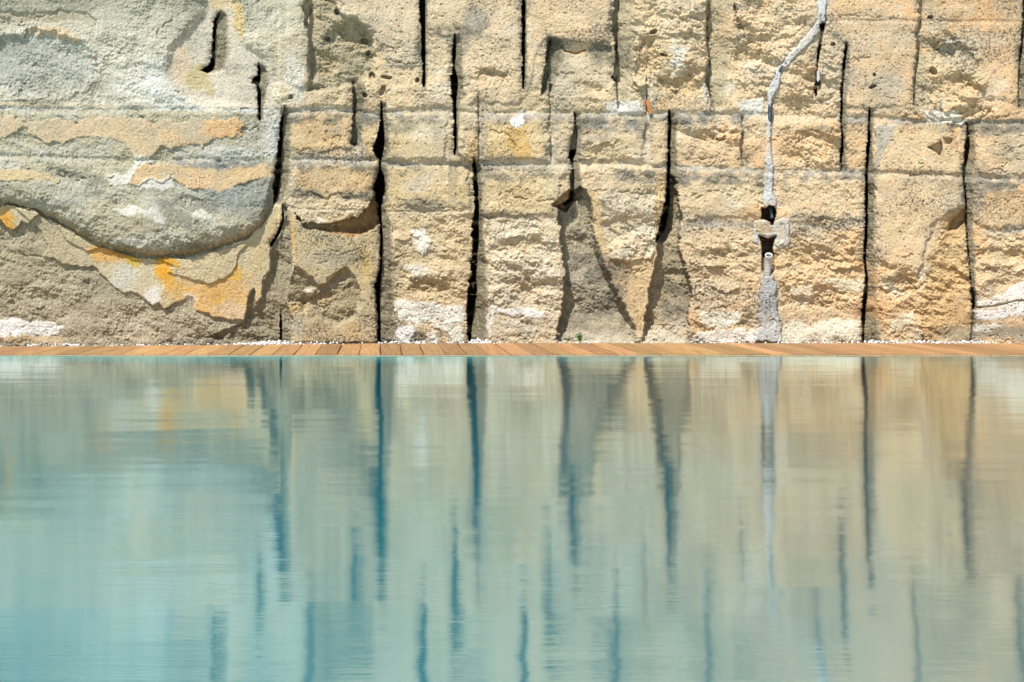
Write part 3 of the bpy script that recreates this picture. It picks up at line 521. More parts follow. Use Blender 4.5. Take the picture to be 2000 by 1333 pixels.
for cu_, ru_ in ((1165, 85), (1300, 50)): lerpc(sm(0, .6, ell(cu_, 672, ru_, 34, 12)), (212, 202, 176), .8)
s3 = sdf([(1172, 500), (1190, 505), (1240, 515), (1285, 500), (1272, 545), (1262, 590), (1254, 650), (1246, 650), (1236, 620), (1215, 580), (1200, 550)], 3); lerpc(edge(s3, 2), (220, 192, 146), .9); setr(edge(s3, 3), .25); addh(-.006 * sm(-1, 5, s3))
s4 = sdf([(1152, 372), (1168, 375), (1175, 440), (1185, 500), (1172, 490), (1160, 440)], 3); lerpc(edge(s4, 2), (226, 196, 140), .8); setr(edge(s4, 3), .2)
s4 = sdf([(1284, 340), (1302, 330), (1298, 400), (1288, 440), (1279, 470), (1277, 400)], 2); lerpc(edge(s4, 2), (226, 196, 140), .8)
ssp = sdf(SCOOP, 14) + JG * 8; addh(-(.008 + .030 * sm(640, 420, V)) * sm(-6, 14 + 20 * sm(450, 560, V), ssp)); dt = sdf([(1888, 396), (1872, 416), (1852, 440), (1850, 452), (1868, 452), (1889, 432)], 6); addh(-.075 * sm(-1, 6, dt)); lerpc(edge(ssp, 4), (216, 182, 126), .8); setr(edge(ssp, 5), 1.0)
stain(1875, 600, 22, 60, (220, 182, 130), .7, 0, 10); setr(edge(ssp, 4) * sm(1850, 1870, U) * sm(540, 580, V), .4)
stain(1840, 655, 60, 16, (172, 160, 132), .8, 0, 12)
lerpc(edge(dt, 3), (190, 140, 84), .5)  # shadow triangle in the scoop, tinted brown as well as carved
st = sdf([(1812, 288), (1824, 284), (1838, 276), (1841, 292), (1836, 306), (1828, 298)], 2); addh(-.07 * edge(st, 1.5)); st = sdf([(1842, 268), (1862, 272), (1856, 284), (1846, 282)], 3); addh(-.04 * edge(st, 1.5))
tri = sdf([(1078, 402), (1092, 388), (1112, 372), (1122, 372), (1120, 392), (1106, 414), (1092, 408)], 3); addh(-.14 * edge(tri, 2)); lerpc(edge(tri, 2), (200, 140, 70), .8)  # carved pocket, its brown shadow painted into the colour
lg = sdf([(1074, 76), (1086, 72), (1098, 84), (1130, 82), (1160, 87), (1194, 92), (1196, 160), (1190, 175), (1120, 190), (1074, 185)], 4); addh(-.03 * edge(lg, 1.3)); lerpc(edge(lg, 2), (218, 204, 174), .6)
stain(1082, 112, 20, 42, (146, 144, 124), .9, 0, 10)
l1 = line_d([(1096, 92), (1105, 102), (1125, 104), (1142, 98)], 3); addh(-.02 * sm(3, 1, l1)); lerpc(sm(3, 1, l1), (200, 130, 60), .7)
# diagonal slab between fissures i and j
s5 = sdf([(898, 200), (920, 184), (934, 196), (936, 320), (925, 322), (896, 300), (892, 240)], 3); addh(.012 * edge(s5, 2) + .03 * sm(936, 896, U) * edge(s5, 2)); lerpc(edge(s5, 2), (226, 206, 166), .8); lerpc(edge(s5, 2) * sm(240, 300, V) * sm(905, 925, U), (226, 184, 122), .8)
stain(1222, 75, 15, 110, (164, 162, 140), .95, 0, 8); stain(1405, 90, 20, 120, (230, 214, 178), .8, 0, 12); stain(1215, 170, 14, 40, (222, 222, 208), .8, 0, 10); stain(1325, 115, 18, 30, (230, 230, 218), .8, 0, 14); stain(1400, 175, 30, 26, (228, 226, 212), .8, 0, 14)
# white lime patches
CHALK = []
for (poly, c_) in [([(-60, 622), (0, 624), (60, 628), (108, 632), (122, 640), (112, 656), (60, 652), (0, 658), (-60, 660)], (240, 240, 232)),
     ([(772, 592), (800, 590), (850, 596), (900, 600), (908, 612), (900, 630), (860, 628), (835, 628), (800, 632), (782, 622), (776, 608)], (240, 236, 220)),
     ([(775, 636), (800, 638), (812, 646), (806, 660), (790, 668), (774, 656)], (246, 244, 236)),
     ([(840, 632), (898, 625), (905, 668), (880, 668), (878, 645), (850, 640)], (234, 230, 210)), ([(838, 650), (852, 646), (856, 668), (825, 668)], (238, 234, 218)),
     ([(808, 452), (826, 448), (842, 470), (836, 490), (822, 500), (806, 480)], (238, 232, 214)), ([(782, 520), (812, 516), (836, 524), (822, 545), (806, 534)], (226, 218, 198)),
     ([(955, 596), (985, 604), (1030, 602), (1064, 610), (1058, 618), (1010, 614), (970, 610)], (240, 238, 228)), ([(955, 596), (970, 600), (955, 660), (950, 640)], (230, 226, 210)),
     ([(218, 464), (250, 466), (302, 470), (286, 480), (250, 482)], (236, 236, 226)), ([(225, 408), (262, 405), (300, 412), (325, 425), (318, 436), (295, 430), (270, 418), (235, 418)], (232, 232, 222)),
     ([(370, 416), (395, 412), (412, 424), (408, 430), (385, 424)], (230, 230, 218)), ([(275, 358), (300, 350), (322, 348), (336, 342), (338, 362), (322, 376), (300, 368), (270, 366)], (232, 232, 224)),
     ([(200, 340), (240, 344), (262, 320), (262, 302), (290, 306), (300, 316), (270, 322), (248, 362), (215, 360)], (228, 230, 222)),
     ([(1368, 615), (1400, 608), (1440, 612), (1448, 625), (1420, 640), (1380, 640), (1365, 630)], (240, 234, 212)), ([(1362, 650), (1440, 644), (1475, 648), (1472, 668), (1355, 668)], (236, 230, 214)),
     ([(1530, 632), (1560, 628), (1580, 640), (1620, 622), (1680, 628), (1684, 662), (1620, 668), (1524, 668)], (238, 230, 204)), ([(1600, 548), (1640, 545), (1688, 550), (1690, 570), (1640, 568)], (236, 220, 186)),
     ([(1545, 560), (1580, 555), (1590, 580), (1570, 600), (1550, 590)], (234, 218, 184)), ([(1720, 545), (1750, 560), (1765, 575), (1750, 580), (1725, 565)], (236, 220, 186)),
     ([(1735, 650), (1745, 632), (1765, 612), (1785, 608), (1780, 628), (1760, 645)], (232, 220, 186)),
     ([(1908, 590), (1960, 575), (1995, 552), (2100, 548), (2480, 545), (2480, 580), (2000, 588), (1950, 598), (1910, 602)], (240, 236, 222)),
     ([(1904, 612), (1940, 606), (2000, 592), (2480, 590), (2480, 612), (1980, 616), (1940, 626), (1910, 626)], (244, 242, 234)), ([(1904, 636), (1935, 634), (1960, 640), (1930, 648), (1905, 648)], (234, 230, 214)),
     ([(1003, 232), (1018, 228), (1022, 240), (1012, 250), (1002, 244)], (240, 240, 232)), ([(620, 424), (632, 424), (634, 434), (622, 434)], (234, 222, 198)), ([(596, 567), (612, 566), (612, 578), (598, 578)], (216, 206, 180)),
     ([(1800, 215), (1870, 218), (1880, 240), (1830, 240), (1810, 230)], (232, 226, 206)), ([(1440, 200), (1490, 195), (1492, 222), (1450, 222)], (222, 222, 208)), ([(1180, 200), (1250, 195), (1255, 220), (1190, 224)], (216, 216, 204))]:
    s = sdf(poly, 9); m = sm(-4.0, 2.5, s + nE * 4 + nC * 3); k_c = .45 if (np.mean([p[0] for p in poly]) < 545 and np.mean([p[1] for p in poly]) < 500) else .92; CHALK.append((m * k_c, c_)); lerpc(m, c_, k_c); addh(.004 * m); setr(m, .45)
stain(60, 662, 120, 7, (200, 172, 128), .8, 0, 10); stain(200, 660, 120, 9, (206, 190, 158), .7, 0, 12)
stain(2000, 648, 120, 16, (168, 164, 146), .8, 0, 10); setr(sm(1900, 1910, U) * sm(575, 590, V), .3)
l1 = line_d([(1908, 602), (1950, 597), (1985, 588), (2060, 585)], 3); addh(-.018 * sm(2.5, .8, l1)); lerpc(sm(3, .8, l1), (190, 160, 110), .6)
stain(1270, 185, 17, 32, (226, 212, 180), .9, 0, 4, None, -.1, .1); setr(sm(-.1, .1, ell(1270, 185, 17, 32, 4)), .1)
for cu, v0, v1, w_ in [(1267, 222, 325, 3.2), (1453, 215, 330, 3.0), (1079, 225, 320, 2.2), (698, 215, 320, 3.0), (1643, 315, 345, 3.0), (1841, 190, 290, 3.5), (937, 180, 320, 1.2), (1810, 160, 215, 5)]:
    m = np.exp(-(((U - cu) + WU * 3) / w_) ** 2) * sm(v0 - 5, v0 + 5, V) * sm(v1 + 5, v1 - 5, V); lerpc(m, (224, 216, 196), .8); addh(-.008 * m); setr(m, .1)

# ---- little ledges and cracks where the face broke
def crack(pts, dep=.016, w=1.8, rgb=(150, 130, 95), a=.35, lip=.006):
    l = line_d(pts, 16); g_ = sm(-.12, .22, GATE); addh(-dep * .8 * sm(w + 1, w * .4, l) * g_); lerpc(sm(w + 1, .4, l) * g_, rgb, a * .6)
for pts in [[(470, 258), (500, 250), (505, 260)], [(570, 290), (600, 292), (630, 296), (650, 294)], [(620, 275), (645, 268), (672, 272)],
   [(590, 372), (640, 384), (700, 388), (728, 390)], [(755, 395), (800, 390), (850, 402), (912, 402)], [(756, 418), (800, 422)], [(948, 385), (1000, 380), (1040, 392), (1082, 390)],
   [(945, 425), (1000, 430), (1050, 436), (1085, 428)], [(955, 490), (1000, 485), (1060, 480)], [(950, 545), (1000, 548), (1040, 542)], [(1130, 305), (1180, 300), (1200, 308), (1255, 296)],
   [(1160, 375), (1200, 372), (1260, 378), (1290, 360)], [(1190, 520), (1230, 534), (1260, 528), (1282, 512)], [(1345, 265), (1380, 272), (1430, 270)], [(1360, 310), (1400, 316), (1440, 318)],
   [(1345, 385), (1380, 378), (1430, 370), (1470, 372)], [(1340, 445), (1400, 448), (1470, 450)], [(1345, 515), (1400, 518), (1480, 528)], [(1520, 285), (1560, 280)], [(1515, 325), (1560, 322), (1600, 326)],
   [(1620, 35), (1650, 32), (1700, 36), (1780, 36)], [(1620, 82), (1650, 86)], [(1660, 118), (1700, 112), (1740, 120)], [(1650, 215), (1690, 212), (1712, 208)], [(1720, 325), (1760, 320), (1800, 322), (1815, 330)],
   [(1540, 420), (1580, 425), (1640, 440)], [(1550, 470), (1600, 480), (1640, 478)], [(1530, 545), (1570, 540)], [(1718, 490), (1760, 500), (1790, 505)], [(1710, 560), (1740, 572), (1790, 560), (1812, 550)],
   [(1955, 325), (1980, 290), (2040, 270)], [(1905, 335), (1930, 330), (1960, 335), (2010, 330)], [(1935, 240), (1970, 224), (2060, 228)], [(1910, 215), (1950, 222)], [(1905, 470), (1950, 468), (2040, 480)], [(1910, 510), (1960, 500), (2040, 510)],
   [(30, 50), (60, 40), (120, 22)], [(310, 60), (330, 45), (380, 10)], [(215, 350), (240, 356)], [(760, 120), (800, 124), (822, 120)], [(730, 90), (760, 95), (800, 110)], [(890, 135), (930, 150), (980, 148)], [(900, 175), (940, 168)],
   [(1100, 145), (1150, 140), (1190, 152), (1196, 135)], [(1155, 70), (1170, 60), (1190, 58)], [(960, 250), (985, 260), (1010, 285)], [(1680, 345), (1600, 352)], [(120, 340), (160, 352)], [(600, 30), (640, 40)],
   [(770, 560), (800, 545), (850, 555)], [(768, 500), (790, 505), (800, 520)], [(1150, 395), (1165, 440)], [(1115, 645), (1116, 665)], [(1475, 655), (1480, 662)], [(940, 575), (980, 580), (1050, 575)], [(1345, 590), (1400, 600), (1460, 590)], [(1600, 500), (1670, 510)]]:
    crack(pts)
# step ledges: the face above stands proud and casts a thin shadow
def ledge(pts, dep, pad=26):
    """face above the line bulges out, fading upwards"""
    vc = curve(us, pts)[None, :] + WV * 20 + nC * 10
    u0, u1 = pts[0][0], pts[-1][0]
    m = sm(u0 - 8, u0 + 14, U) * sm(u1 + 8, u1 - 14, U)
    t = (vc - V); addh(dep * .75 * m * sm(-.10, .30, GATE2) * sm(-1.5, 2.0, t) * sm(pad, 0, t))
for pts, dep in [([(945, 470), (1000, 462), (1085, 470)], .03), ([(955, 520), (1010, 528), (1095, 515)], .03), ([(960, 575), (1020, 570), (1095, 580)], .025), ([(1165, 440), (1220, 450), (1280, 440)], .03),
   ([(1180, 500), (1230, 512), (1285, 498)], .04), ([(1340, 480), (1400, 490), (1480, 484)], .03), ([(1345, 520), (1420, 522), (1482, 532)], .04), ([(1345, 570), (1420, 566), (1475, 575)], .03), ([(1520, 480), (1600, 490), (1686, 484)], .03),
   ([(1520, 520), (1600, 526), (1686, 520)], .035), ([(1520, 590), (1600, 596), (1682, 588)], .03), ([(1712, 500), (1760, 512), (1812, 500)], .035), ([(1712, 560), (1760, 566), (1808, 556)], .03), ([(768, 470), (830, 465), (915, 472)], .025), ([(768, 540), (830, 550), (912, 540)], .03),
   ([(1908, 480), (1960, 486), (2060, 480)], .03), ([(1908, 530), (1960, 524), (2060, 532)], .03), ([(1230, 170), (1300, 182), (1380, 150)], .045), ([(1395, 60), (1450, 72), (1580, 62)], .03), ([(1440, 120), (1480, 128), (1520, 120)], .03), ([(640, 60), (700, 66), (730, 60)], .02),
   ([(1335, 268), (1390, 276), (1446, 268)], .035), ([(1130, 290), (1200, 284), (1258, 292)], .025), ([(580, 580), (640, 572), (690, 560)], .035), ([(1820, 100), (1870, 85), (1925, 130)], .04), ([(1825, 165), (1880, 170), (1930, 165)], .03), ([(1835, 480), (1860, 470), (1892, 490)], .04), ([(1820, 530), (1850, 520), (1894, 540)], .035), ([(1540, 165), (1590, 168), (1640, 165)], .03), ([(1520, 250), (1580, 262), (1640, 255)], .025)]:
    ledge(pts, dep)

# ---- every sawn block stands at its own depth
def fl_(nm):
    k = np.array([f for f in FIS if f[0] == nm][0][3], float); return lambda v: np.interp(v, k[:, 0], k[:, 1])
_rows = (V > curve(us, [(-460, 213), (520, 216), (740, 222), (1320, 224), (1700, 232), (2480, 240)])[None, :] + WV * 6).astype(int) + (V > curve(us, [(-460, 308), (700, 316), (1100, 320), (1300, 326), (1700, 338), (2480, 350)])[None, :] + WV * 8).astype(int)
_cols = {0: 'Chilmptwxz', 1: 'cfginoqsvxyA', 2: 'cgky'}
rgb_ = np.random.default_rng(77); OFF = np.zeros_like(H)
for r_, names in _cols.items():
    acc = np.zeros(U.shape, int)
    for nm in names: acc += (U > fl_(nm)(vsr)[:, None])
    vals = rgb_.uniform(-.010, .012, len(names) + 1) + (0, .010, .016)[r_]
    OFF = np.where(_rows == r_, vals[acc], OFF)
OFF = np.where(U < 545, np.where(_rows > 0, .004, 0), OFF)
for _ in range(2):
    OFF[1:-1] = (OFF[:-2] + OFF[1:-1] * 2 + OFF[2:]) / 4; OFF[:, 1:-1] = (OFF[:, :-2] + OFF[:, 1:-1] * 2 + OFF[:, 2:]) / 4
H += OFF
FD_NOTE = None
# ---- fissures
FD = np.zeros_like(H)                             # extra depth of slits and holes
Vrow = vsr
for k_, (nm, dep, fd, keys) in enumerate(FIS):
    v0, v1 = keys[0][0], keys[-1][0]
    lo, hi = min(k[1] for k in keys) - 20, max(k[3] for k in keys) + 20
    jc = np.where((us > lo) & (us < hi))[0]; ic = np.where((vsr >= v0 - 4) & (vsr <= v1 + 4))[0]
    if v0 <= -59: ic = np.where(vsr <= v1 + 4)[0]
    if len(jc) == 0: continue
    s_ = (slice(ic[0], ic[-1] + 1), slice(jc[0], jc[-1] + 1))
    u_, v_ = U[s_], V[s_]
    Lk, Rk, Fk = fis_at(keys, vsr[ic])
    vv = vsr[ic]
    jl = fbm(vv, vv * 0 + k_ * 13.3, 12, 4, 90, .85) * 6.0; jr = fbm(vv, vv * 0 + k_ * 9.1 + 4, 22, 4, 95, .6) * 1.3
    jf = fbm(vv, vv * 0 + k_ * 5.7 + 2, 18, 4, 99, .6) * 3.5
    wdt = np.clip((Rk - Lk) / 4, 0.15, 1)
    th = fbm(vv, vv * 0 + k_ * 3.3 + 8, 46, 3, 105, .6)
    mid_ = np.clip((Rk - Lk) * (.10 + .5 * np.clip(th + .1, 0, .6)), 0, 4)
    Lk = (Lk + jl * wdt + mid_)[:, None]; Rk = (Rk + jr * wdt - .15 * mid_)[:, None]; Fk = np.maximum((Fk + 2.0 + 4.0 * np.clip(fbm(vv, vv * 0 + k_ * 2.1 + 5, 60, 3, 107, .6) + .3, 0, 1) + jf * np.clip((Fk - Rk.ravel()) / 8, .3, 1))[:, None], Rk + 1.5)
    e = 0.6
    slit = np.clip((u_ - Lk) / (2 * e) + .5, 0, 1) * np.clip((Rk - u_) / (2 * e) + .5, 0, 1) * np.clip((Rk - Lk - .3) / 1.2, 0, 1)
    fl = np.clip((u_ - Lk) / (2 * e) + .5, 0, 1) * np.clip((Fk - u_) / np.maximum(Fk - Rk, 1.2), 0, 1) ** .8
    tip = sm(v0 - 4, v0 + 8, v_) * sm(v1 + 4, v1 - 8, v_)
    if v0 <= -59: tip = sm(v1 + 4, v1 - 8, v_)
    if v1 >= 671: tip = sm(v0 - 4, v0 + 8, v_)
    lim = np.clip((Fk - Lk) * .0032, .004, fd)          # a flank never deeper than its own width lets the sun in
    H[s_] -= lim * fl * tip
    # the stones round off and crumble towards the cut
    dl = np.clip((Lk - u_) / 16, 0, 1); dr = np.clip((u_ - Fk) / 12, 0, 1); n_ = nC[s_] + JG[s_]
    H[s_] -= tip * np.clip(1 + 1.6 * n_, 0, 2.2) * (.016 * (1 - dl) ** 2.2 * (u_ < Lk) + .007 * (1 - dr) ** 2 * (u_ > Fk))
    halo = tip * np.clip((1 - np.abs(u_ - .5 * (Rk + Fk)) / (10 + (Fk - Rk))), 0, 1) * sm(-.35, .25, n_ + nB[s_]); halo = (halo * (.55 if nm not in 'abtzCpw' else .12))[..., None]
    Cc[s_] = Cc[s_] * (1 - halo) + np.array((142, 137, 120), float) * halo  # patchy grey tone blended in beside each cut
    gv_ = np.clip(.55 + 1.9 * fbm(vv, vv * 0 + k_ * 4.4 + 1, 40, 3, 109, .6), .10, 1)[:, None] if nm not in 'hlg' else 1.0
    FD[s_] = np.maximum(FD[s_], dep * gv_ * slit * np.minimum(tip * 3, 1))
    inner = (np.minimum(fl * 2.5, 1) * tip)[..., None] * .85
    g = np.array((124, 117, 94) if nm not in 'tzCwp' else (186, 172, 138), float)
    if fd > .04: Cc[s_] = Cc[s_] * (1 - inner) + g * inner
    rough[s_] = rough[s_] * (1 - inner[..., 0]) + .7 * inner[..., 0]
# ---- cement-filled chase and its hollows
cd = np.full(U.shape, -30.0)
ch = np.array(CHASE, float)
for i in range(len(ch) - 1):
    ax, ay, aw = ch[i]; bx, by, bw = ch[i + 1]; ex, ey = bx - ax, by - ay
    x = U + WU * 4.5; y = V + WV * 4.5
    t = np.clip(((x - ax) * ex + (y - ay) * ey) / (ex * ex + ey * ey), 0, 1)
    cd = np.maximum(cd, (aw + (bw - aw) * t) - np.hypot(x - ax - ex * t, y - ay - ey * t))
cd = np.maximum(cd, np.where(V < -60, 8 - np.abs(U - 1608), -30))
s = sdf(CHASE_LOW, 9) + JG * 2; cd = np.maximum(cd + JG * 1.2, s)
bx_ = sdf(PATCH_BOX, 6) + JG * 2
mcem = edge(cd, 1.0); mbox = edge(bx_, 1.0)
lerpc(sm(-16, 0, cd + JG * 6), (226, 216, 192), .45)
addh(-.006 * sm(-3, 0, cd) + .028 * sm(-1, 2.2, cd)); lerpc(mcem, (214, 217, 216), .95); setr(mcem, .35)
lerpc(mcem * sm(.1, .5, nC), (190, 194, 196), .7); lerpc(mcem * sm(380, 400, V) * 0 + mcem * sm(520, 540, V) * sm(650, 600, V), (186, 190, 192), .8)
addh(-.006 * sm(-3, 0, bx_) + .018 * sm(-1, 3, bx_)); lerpc(mbox, (206, 206, 198), .95); setr(mbox, .25)
oc = edge(sdf([(1475, 439), (1486, 434), (1498, 438), (1510, 446), (1512, 456), (1476, 457)], 3), 2); lerpc(oc, (204, 180, 138), .85); stain(1527, 455, 6, 14, (212, 184, 150), .7, 0, 3, mbox); stain(1495, 462, 22, 5, (220, 224, 224), .8, 0, 3, mbox)
stain(1515, 478, 16, 12, (226, 220, 198), .8, 0, 6)
lowc = sdf([(1487, 395), (1520, 395), (1526, 408), (1515, 412), (1505, 402), (1490, 406)], 4); lerpc(edge(lowc, 2), (216, 218, 214), .9)
for poly, dp in ((VOID_1, .30), (VOID_2, .16)):
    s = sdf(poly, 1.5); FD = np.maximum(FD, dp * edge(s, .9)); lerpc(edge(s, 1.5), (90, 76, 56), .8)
FD = np.where(mcem * sm(44, 40, V) > .5, 0, FD)
pit_pipe = sdf([(1489, 495), (1511, 495), (1511, 530), (1506, 540), (1494, 540), (1488, 528)], 1.5); addh(-.05 * edge(pit_pipe, 1.5)); lerpc(edge(pit_pipe, 1.5), (130, 116, 92), .6)
# dark tone painted into deep slits so bounced light leaves them black
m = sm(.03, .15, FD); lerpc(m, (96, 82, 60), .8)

# ---- broken stone relief, added last over everything
# scooped, scalloped hollows with a brown tone added, and the boss between two grooves
for cu, cv, ru, rv, an, dp in ((1262, 112, 24, 52, 12, .035), (1330, 168, 52, 20, 8, .030), (1462, 104, 40, 26, -8, .030), (1862, 100, 48, 30, 14, .035), (1880, 165, 44, 22, 0, .020), (1590, 165, 34, 18, 0, .022), (1395, 262, 60, 12, 0, .018), (1010, 480, 60, 14, -4, .020), (1030, 560, 52, 16, 6, .020), (1410, 505, 62, 16, 4, .022), (1600, 510, 66, 16, 4, .022), (1590, 590, 60, 14, -4, .020), (1760, 560, 44, 26, -20, .025), (840, 560, 56, 18, -4, .020), (1960, 500, 60, 16, 0, .020), (690, 70, 34, 24, 30, .030), (640, 120, 26, 40, 0, .025), (620, 590, 50, 18, -8, .030), (1225, 440, 50, 24, 0, .016), (1140, 175, 40, 14, 0, .018), (960, 150, 44, 16, 0, .014)):
    e_ = ell(cu, cv, ru, rv, 16, an) + .25 * JG; m = sm(-.15, .5, e_); H -= dp * m; lerpc(m * sm(-.5, .2, nC + nB), (206, 176, 128), .45); setr(m, 1.0)
e_ = ell(1325, 100, 56, 62, 12); H += .045 * sm(-.1, .9, e_); e_ = ell(1325, 30, 52, 40, 12); H += .02 * sm(-.1, .7, e_)
rr = rough * (.60 + .45 * sm(-.28, .16, fbm(U, V, 75, 4, 461, .6, ax=1.6)))
gr1 = fbm(U, V, 30, 4, 110, .62, ax=1.35, ridged=True)
gr2 = fbm((U + WU * 10) * .92 + V * .4, (V + WV * 10) * .92 - U * .4, 9, 3, 120, .68, ax=1.5)
gr3 = fbm(U, V, 4.2, 2, 130, .6)
terr = fbm(U * .93 + V * .36, V * .93 - U * .36, 42, 4, 140, .55, ax=1.8)
tq = terr * 9; tq = np.floor(tq) + sm(.68, 1.0, tq - np.floor(tq)); 
H += rr ** 1.7 * .040 * (tq / 9) * 2.2
H += (.0004 + .010 * rr ** 1.6) * gr1 + (.0004 + .0125 * rr ** 1.4) * gr2 + (.0012 + .0090 * rr) * gr3
pn = fbm(U, V, 7.5, 2, 150, .5, ax=1.3); pw = sm(-.1, .35, nB + nC * .6 + .1)
pits = sm(.36, .50, pn + .12 * pw - .05) * (1 - rr * .4) * (.35 + .65 * sm(520, 640, U)); H -= .007 * pits
pn2 = fbm(U, V, 17, 3, 160, .5, ax=1.8); big = sm(.46, .58, pn2) * sm(.2, .5, rr); H -= .014 * big
lerpc(pits, (150, 138, 108), .45)
bumps = fbm(U, V, 24, 3, 170, .5); H += .008 * sm(.25, .6, bumps) * rr
# foot of the wall: spalled, uneven edge where it meets the gravel
H += .02 * sm(640, 672, V) * fbm(U, V, 50, 3, 180)
fine_ok = 1.0
# speckle of single grains in the colour
gn = fbm(U, V, 3.2, 2, 190, .6); Cc *= (1 + .07 * gn)[..., None]
# lichen: dark grains gathered in cloudy areas, and paler dusty areas
cloud = sm(-.05, .45, nD + .5 * nB); sp_ = fbm(U, V, 5.0, 2, 401, .7); grains = sm(.16, .34, sp_ + .30 * cloud - .12)
lerpc(grains * cloud * (.55 + .45 * sm(520, 600, U)), (106, 98, 82), .75)
sp2 = fbm(U, V, 7.5, 2, 411, .6); lerpc(sm(.22, .42, sp2), (238, 230, 208), .30)
cl2 = fbm(U, V, 200, 5, 421, .6, ax=1.3); lerpc(sm(.05, .45, cl2) * sm(540, 640, U), (196, 188, 164), .55); lerpc(sm(.12, .5, fbm(U, V, 80, 5, 431, .65, ax=1.8)), (168, 160, 138), .5); lerpc(sm(.1, .5, fbm(U, V, 110, 4, 441, .6)) * sm(1000, 1700, U), (234, 184, 128), .6)
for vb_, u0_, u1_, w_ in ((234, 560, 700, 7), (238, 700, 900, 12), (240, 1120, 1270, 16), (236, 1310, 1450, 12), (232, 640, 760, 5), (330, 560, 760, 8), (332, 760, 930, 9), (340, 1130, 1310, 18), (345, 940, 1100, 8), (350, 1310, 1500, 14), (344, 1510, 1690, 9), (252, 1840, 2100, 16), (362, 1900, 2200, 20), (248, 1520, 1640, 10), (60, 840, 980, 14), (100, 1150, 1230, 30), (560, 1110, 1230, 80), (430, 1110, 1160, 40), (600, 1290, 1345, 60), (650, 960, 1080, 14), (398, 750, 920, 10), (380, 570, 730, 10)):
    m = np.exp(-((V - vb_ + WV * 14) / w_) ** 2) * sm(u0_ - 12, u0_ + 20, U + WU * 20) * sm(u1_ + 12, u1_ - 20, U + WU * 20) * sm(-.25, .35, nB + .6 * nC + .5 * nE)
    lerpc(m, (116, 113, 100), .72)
for m_, c_ in CHALK: lerpc(m_, tuple(min(c + 6, 250) for c in c_), .9)
lum = Cc.mean(-1, keepdims=True); sat = np.where(U > 560, .97, 1.0)[..., None]; Cc = (lum + (Cc - lum) * sat) * np.where((U > 540)[..., None], np.array((1.0, .998, 1.0)), 1.0)
Cc = np.clip(Cc * 1.01, 20, 250)

# ---- to world space; top of the cliff is cut unevenly, lower on the left
top_v = curve(us, [(-460, -90), (200, -110), (520, -170), (800, -420), (1100, -560), (2480, -640)]) + 14 * fbm(us, us * 0 + 3, 120, 4, 200)
Vw = np.where(V < -24, -24 + (V + 24) / (700 - 24) * (-top_v[None, :] - 24), V)
DEP = DATUM + H - FD
Dm = CAM_D - (DATUM + np.clip(H, -.2, .2) - FD)       # slits run in obliquely, the face keeps its true place
Xw = (U - VX) / FPX * Dm; Yw = -DEP; Zw = CAM_H - (Vw - VY) / FPX * Dm
colr = lin(Cc) * ALB
DENS = np.clip(.30 + 1.1 * (nB + .6 * nC) + 1.2 * (.35 - rough), 0, 1) * (.35 + .65 * sm(540, 620, U)) * (1 - mcem) * (1 - mbox)
# terrace rows behind the top edge
for back, up in ((-.25, .05), (-1.5, .25), (-9.0, .6)):
    Xw = np.vstack([Xw[:1], Xw]); Yw = np.vstack([DATUM[:1] * 0 - back + Yw[:1] * 0, Yw]); Zw = np.vstack([Zw[:1] + up, Zw]); colr = np.concatenate([colr[:1], colr], 0)
NVt = NV + 3
# ---- which piece of the wall each face belongs to
fu = .5 * (us[:-1] + us[1:]); vv_all = np.concatenate([[vsr[0]] * 3, vsr]); fv = .5 * (vv_all[:-1] + vv_all[1:])
FU, FV = np.meshgrid(fu, fv)
row1 = curve(fu, [(-460, 213), (520, 216), (740, 222), (1320, 224), (1700, 232), (2480, 240)])[None, :]
row2 = curve(fu, [(-460, 308), (700, 316), (1100, 320), (1300, 326), (1700, 338), (2480, 350)])[None, :]
rowi = (FV > row1).astype(int) + (FV > row2).astype(int)
def fisline(nm):
    keys = [f for f in FIS if f[0] == nm][0][3]; k = np.array(keys, float); return lambda v: np.interp(v, k[:, 0], k[:, 1] * .5 + k[:, 2] * .5)
def const(x): return lambda v: x + 0 * v
cols = {0: [const(395), fisline('C'), const(735), fisline('h'), fisline('i'), fisline('l'), fisline('m'), fisline('p'), fisline('t'), const(1502), fisline('w'), fisline('x'), fisline('z'), fisline('B')],
        1: [const(258), fisline('c'), const(698), fisline('g'), fisline('i'), fisline('j'), const(1078), fisline('o'), const(1267), fisline('s'), fisline('v'), const(1502), fisline('x'), fisline('y'), const(1841), fisline('A')],
        2: [const(258), fisline('c'), fisline('g'), fisline('k'), lambda v: np.interp(v, [330, 388, 400, 550, 650], [1118, 1114, 1090, 1102, 1090]), lambda v: np.interp(v, [330, 370, 450, 515, 580, 672], [1150, 1150, 1163, 1185, 1215, 1247]), lambda v: np.interp(v, [330, 400, 480, 545, 672], [1306, 1300, 1280, 1271, 1254]), const(1502), fisline('y'), fisline('A')]}
pid = np.zeros(FU.shape, int)
for r_, lst in cols.items():
    m = rowi == r_
    acc = np.zeros(FU.shape, int)
    for f in lst: acc += (FU > f(fv)[:, None])
    pid = np.where(m, 100 * (r_ + 1) + acc, pid)
def fmask(a): 
    a = np.vstack([a[:1]] * 3 + [a]); return .25 * (a[:-1, :-1] + a[1:, :-1] + a[:-1, 1:] + a[1:, 1:])
for code, s in ((900, sA), (901, sB), (902, sC), (903, p1), (904, p2), (905, p3)): pid = np.where(fmask(s) > -.6, code, pid)
pid = np.where(fmask(np.where(cd > -20, cd, -20)) > -.6, 910, pid); pid = np.where(fmask(bx_) > -.6, 911, pid)

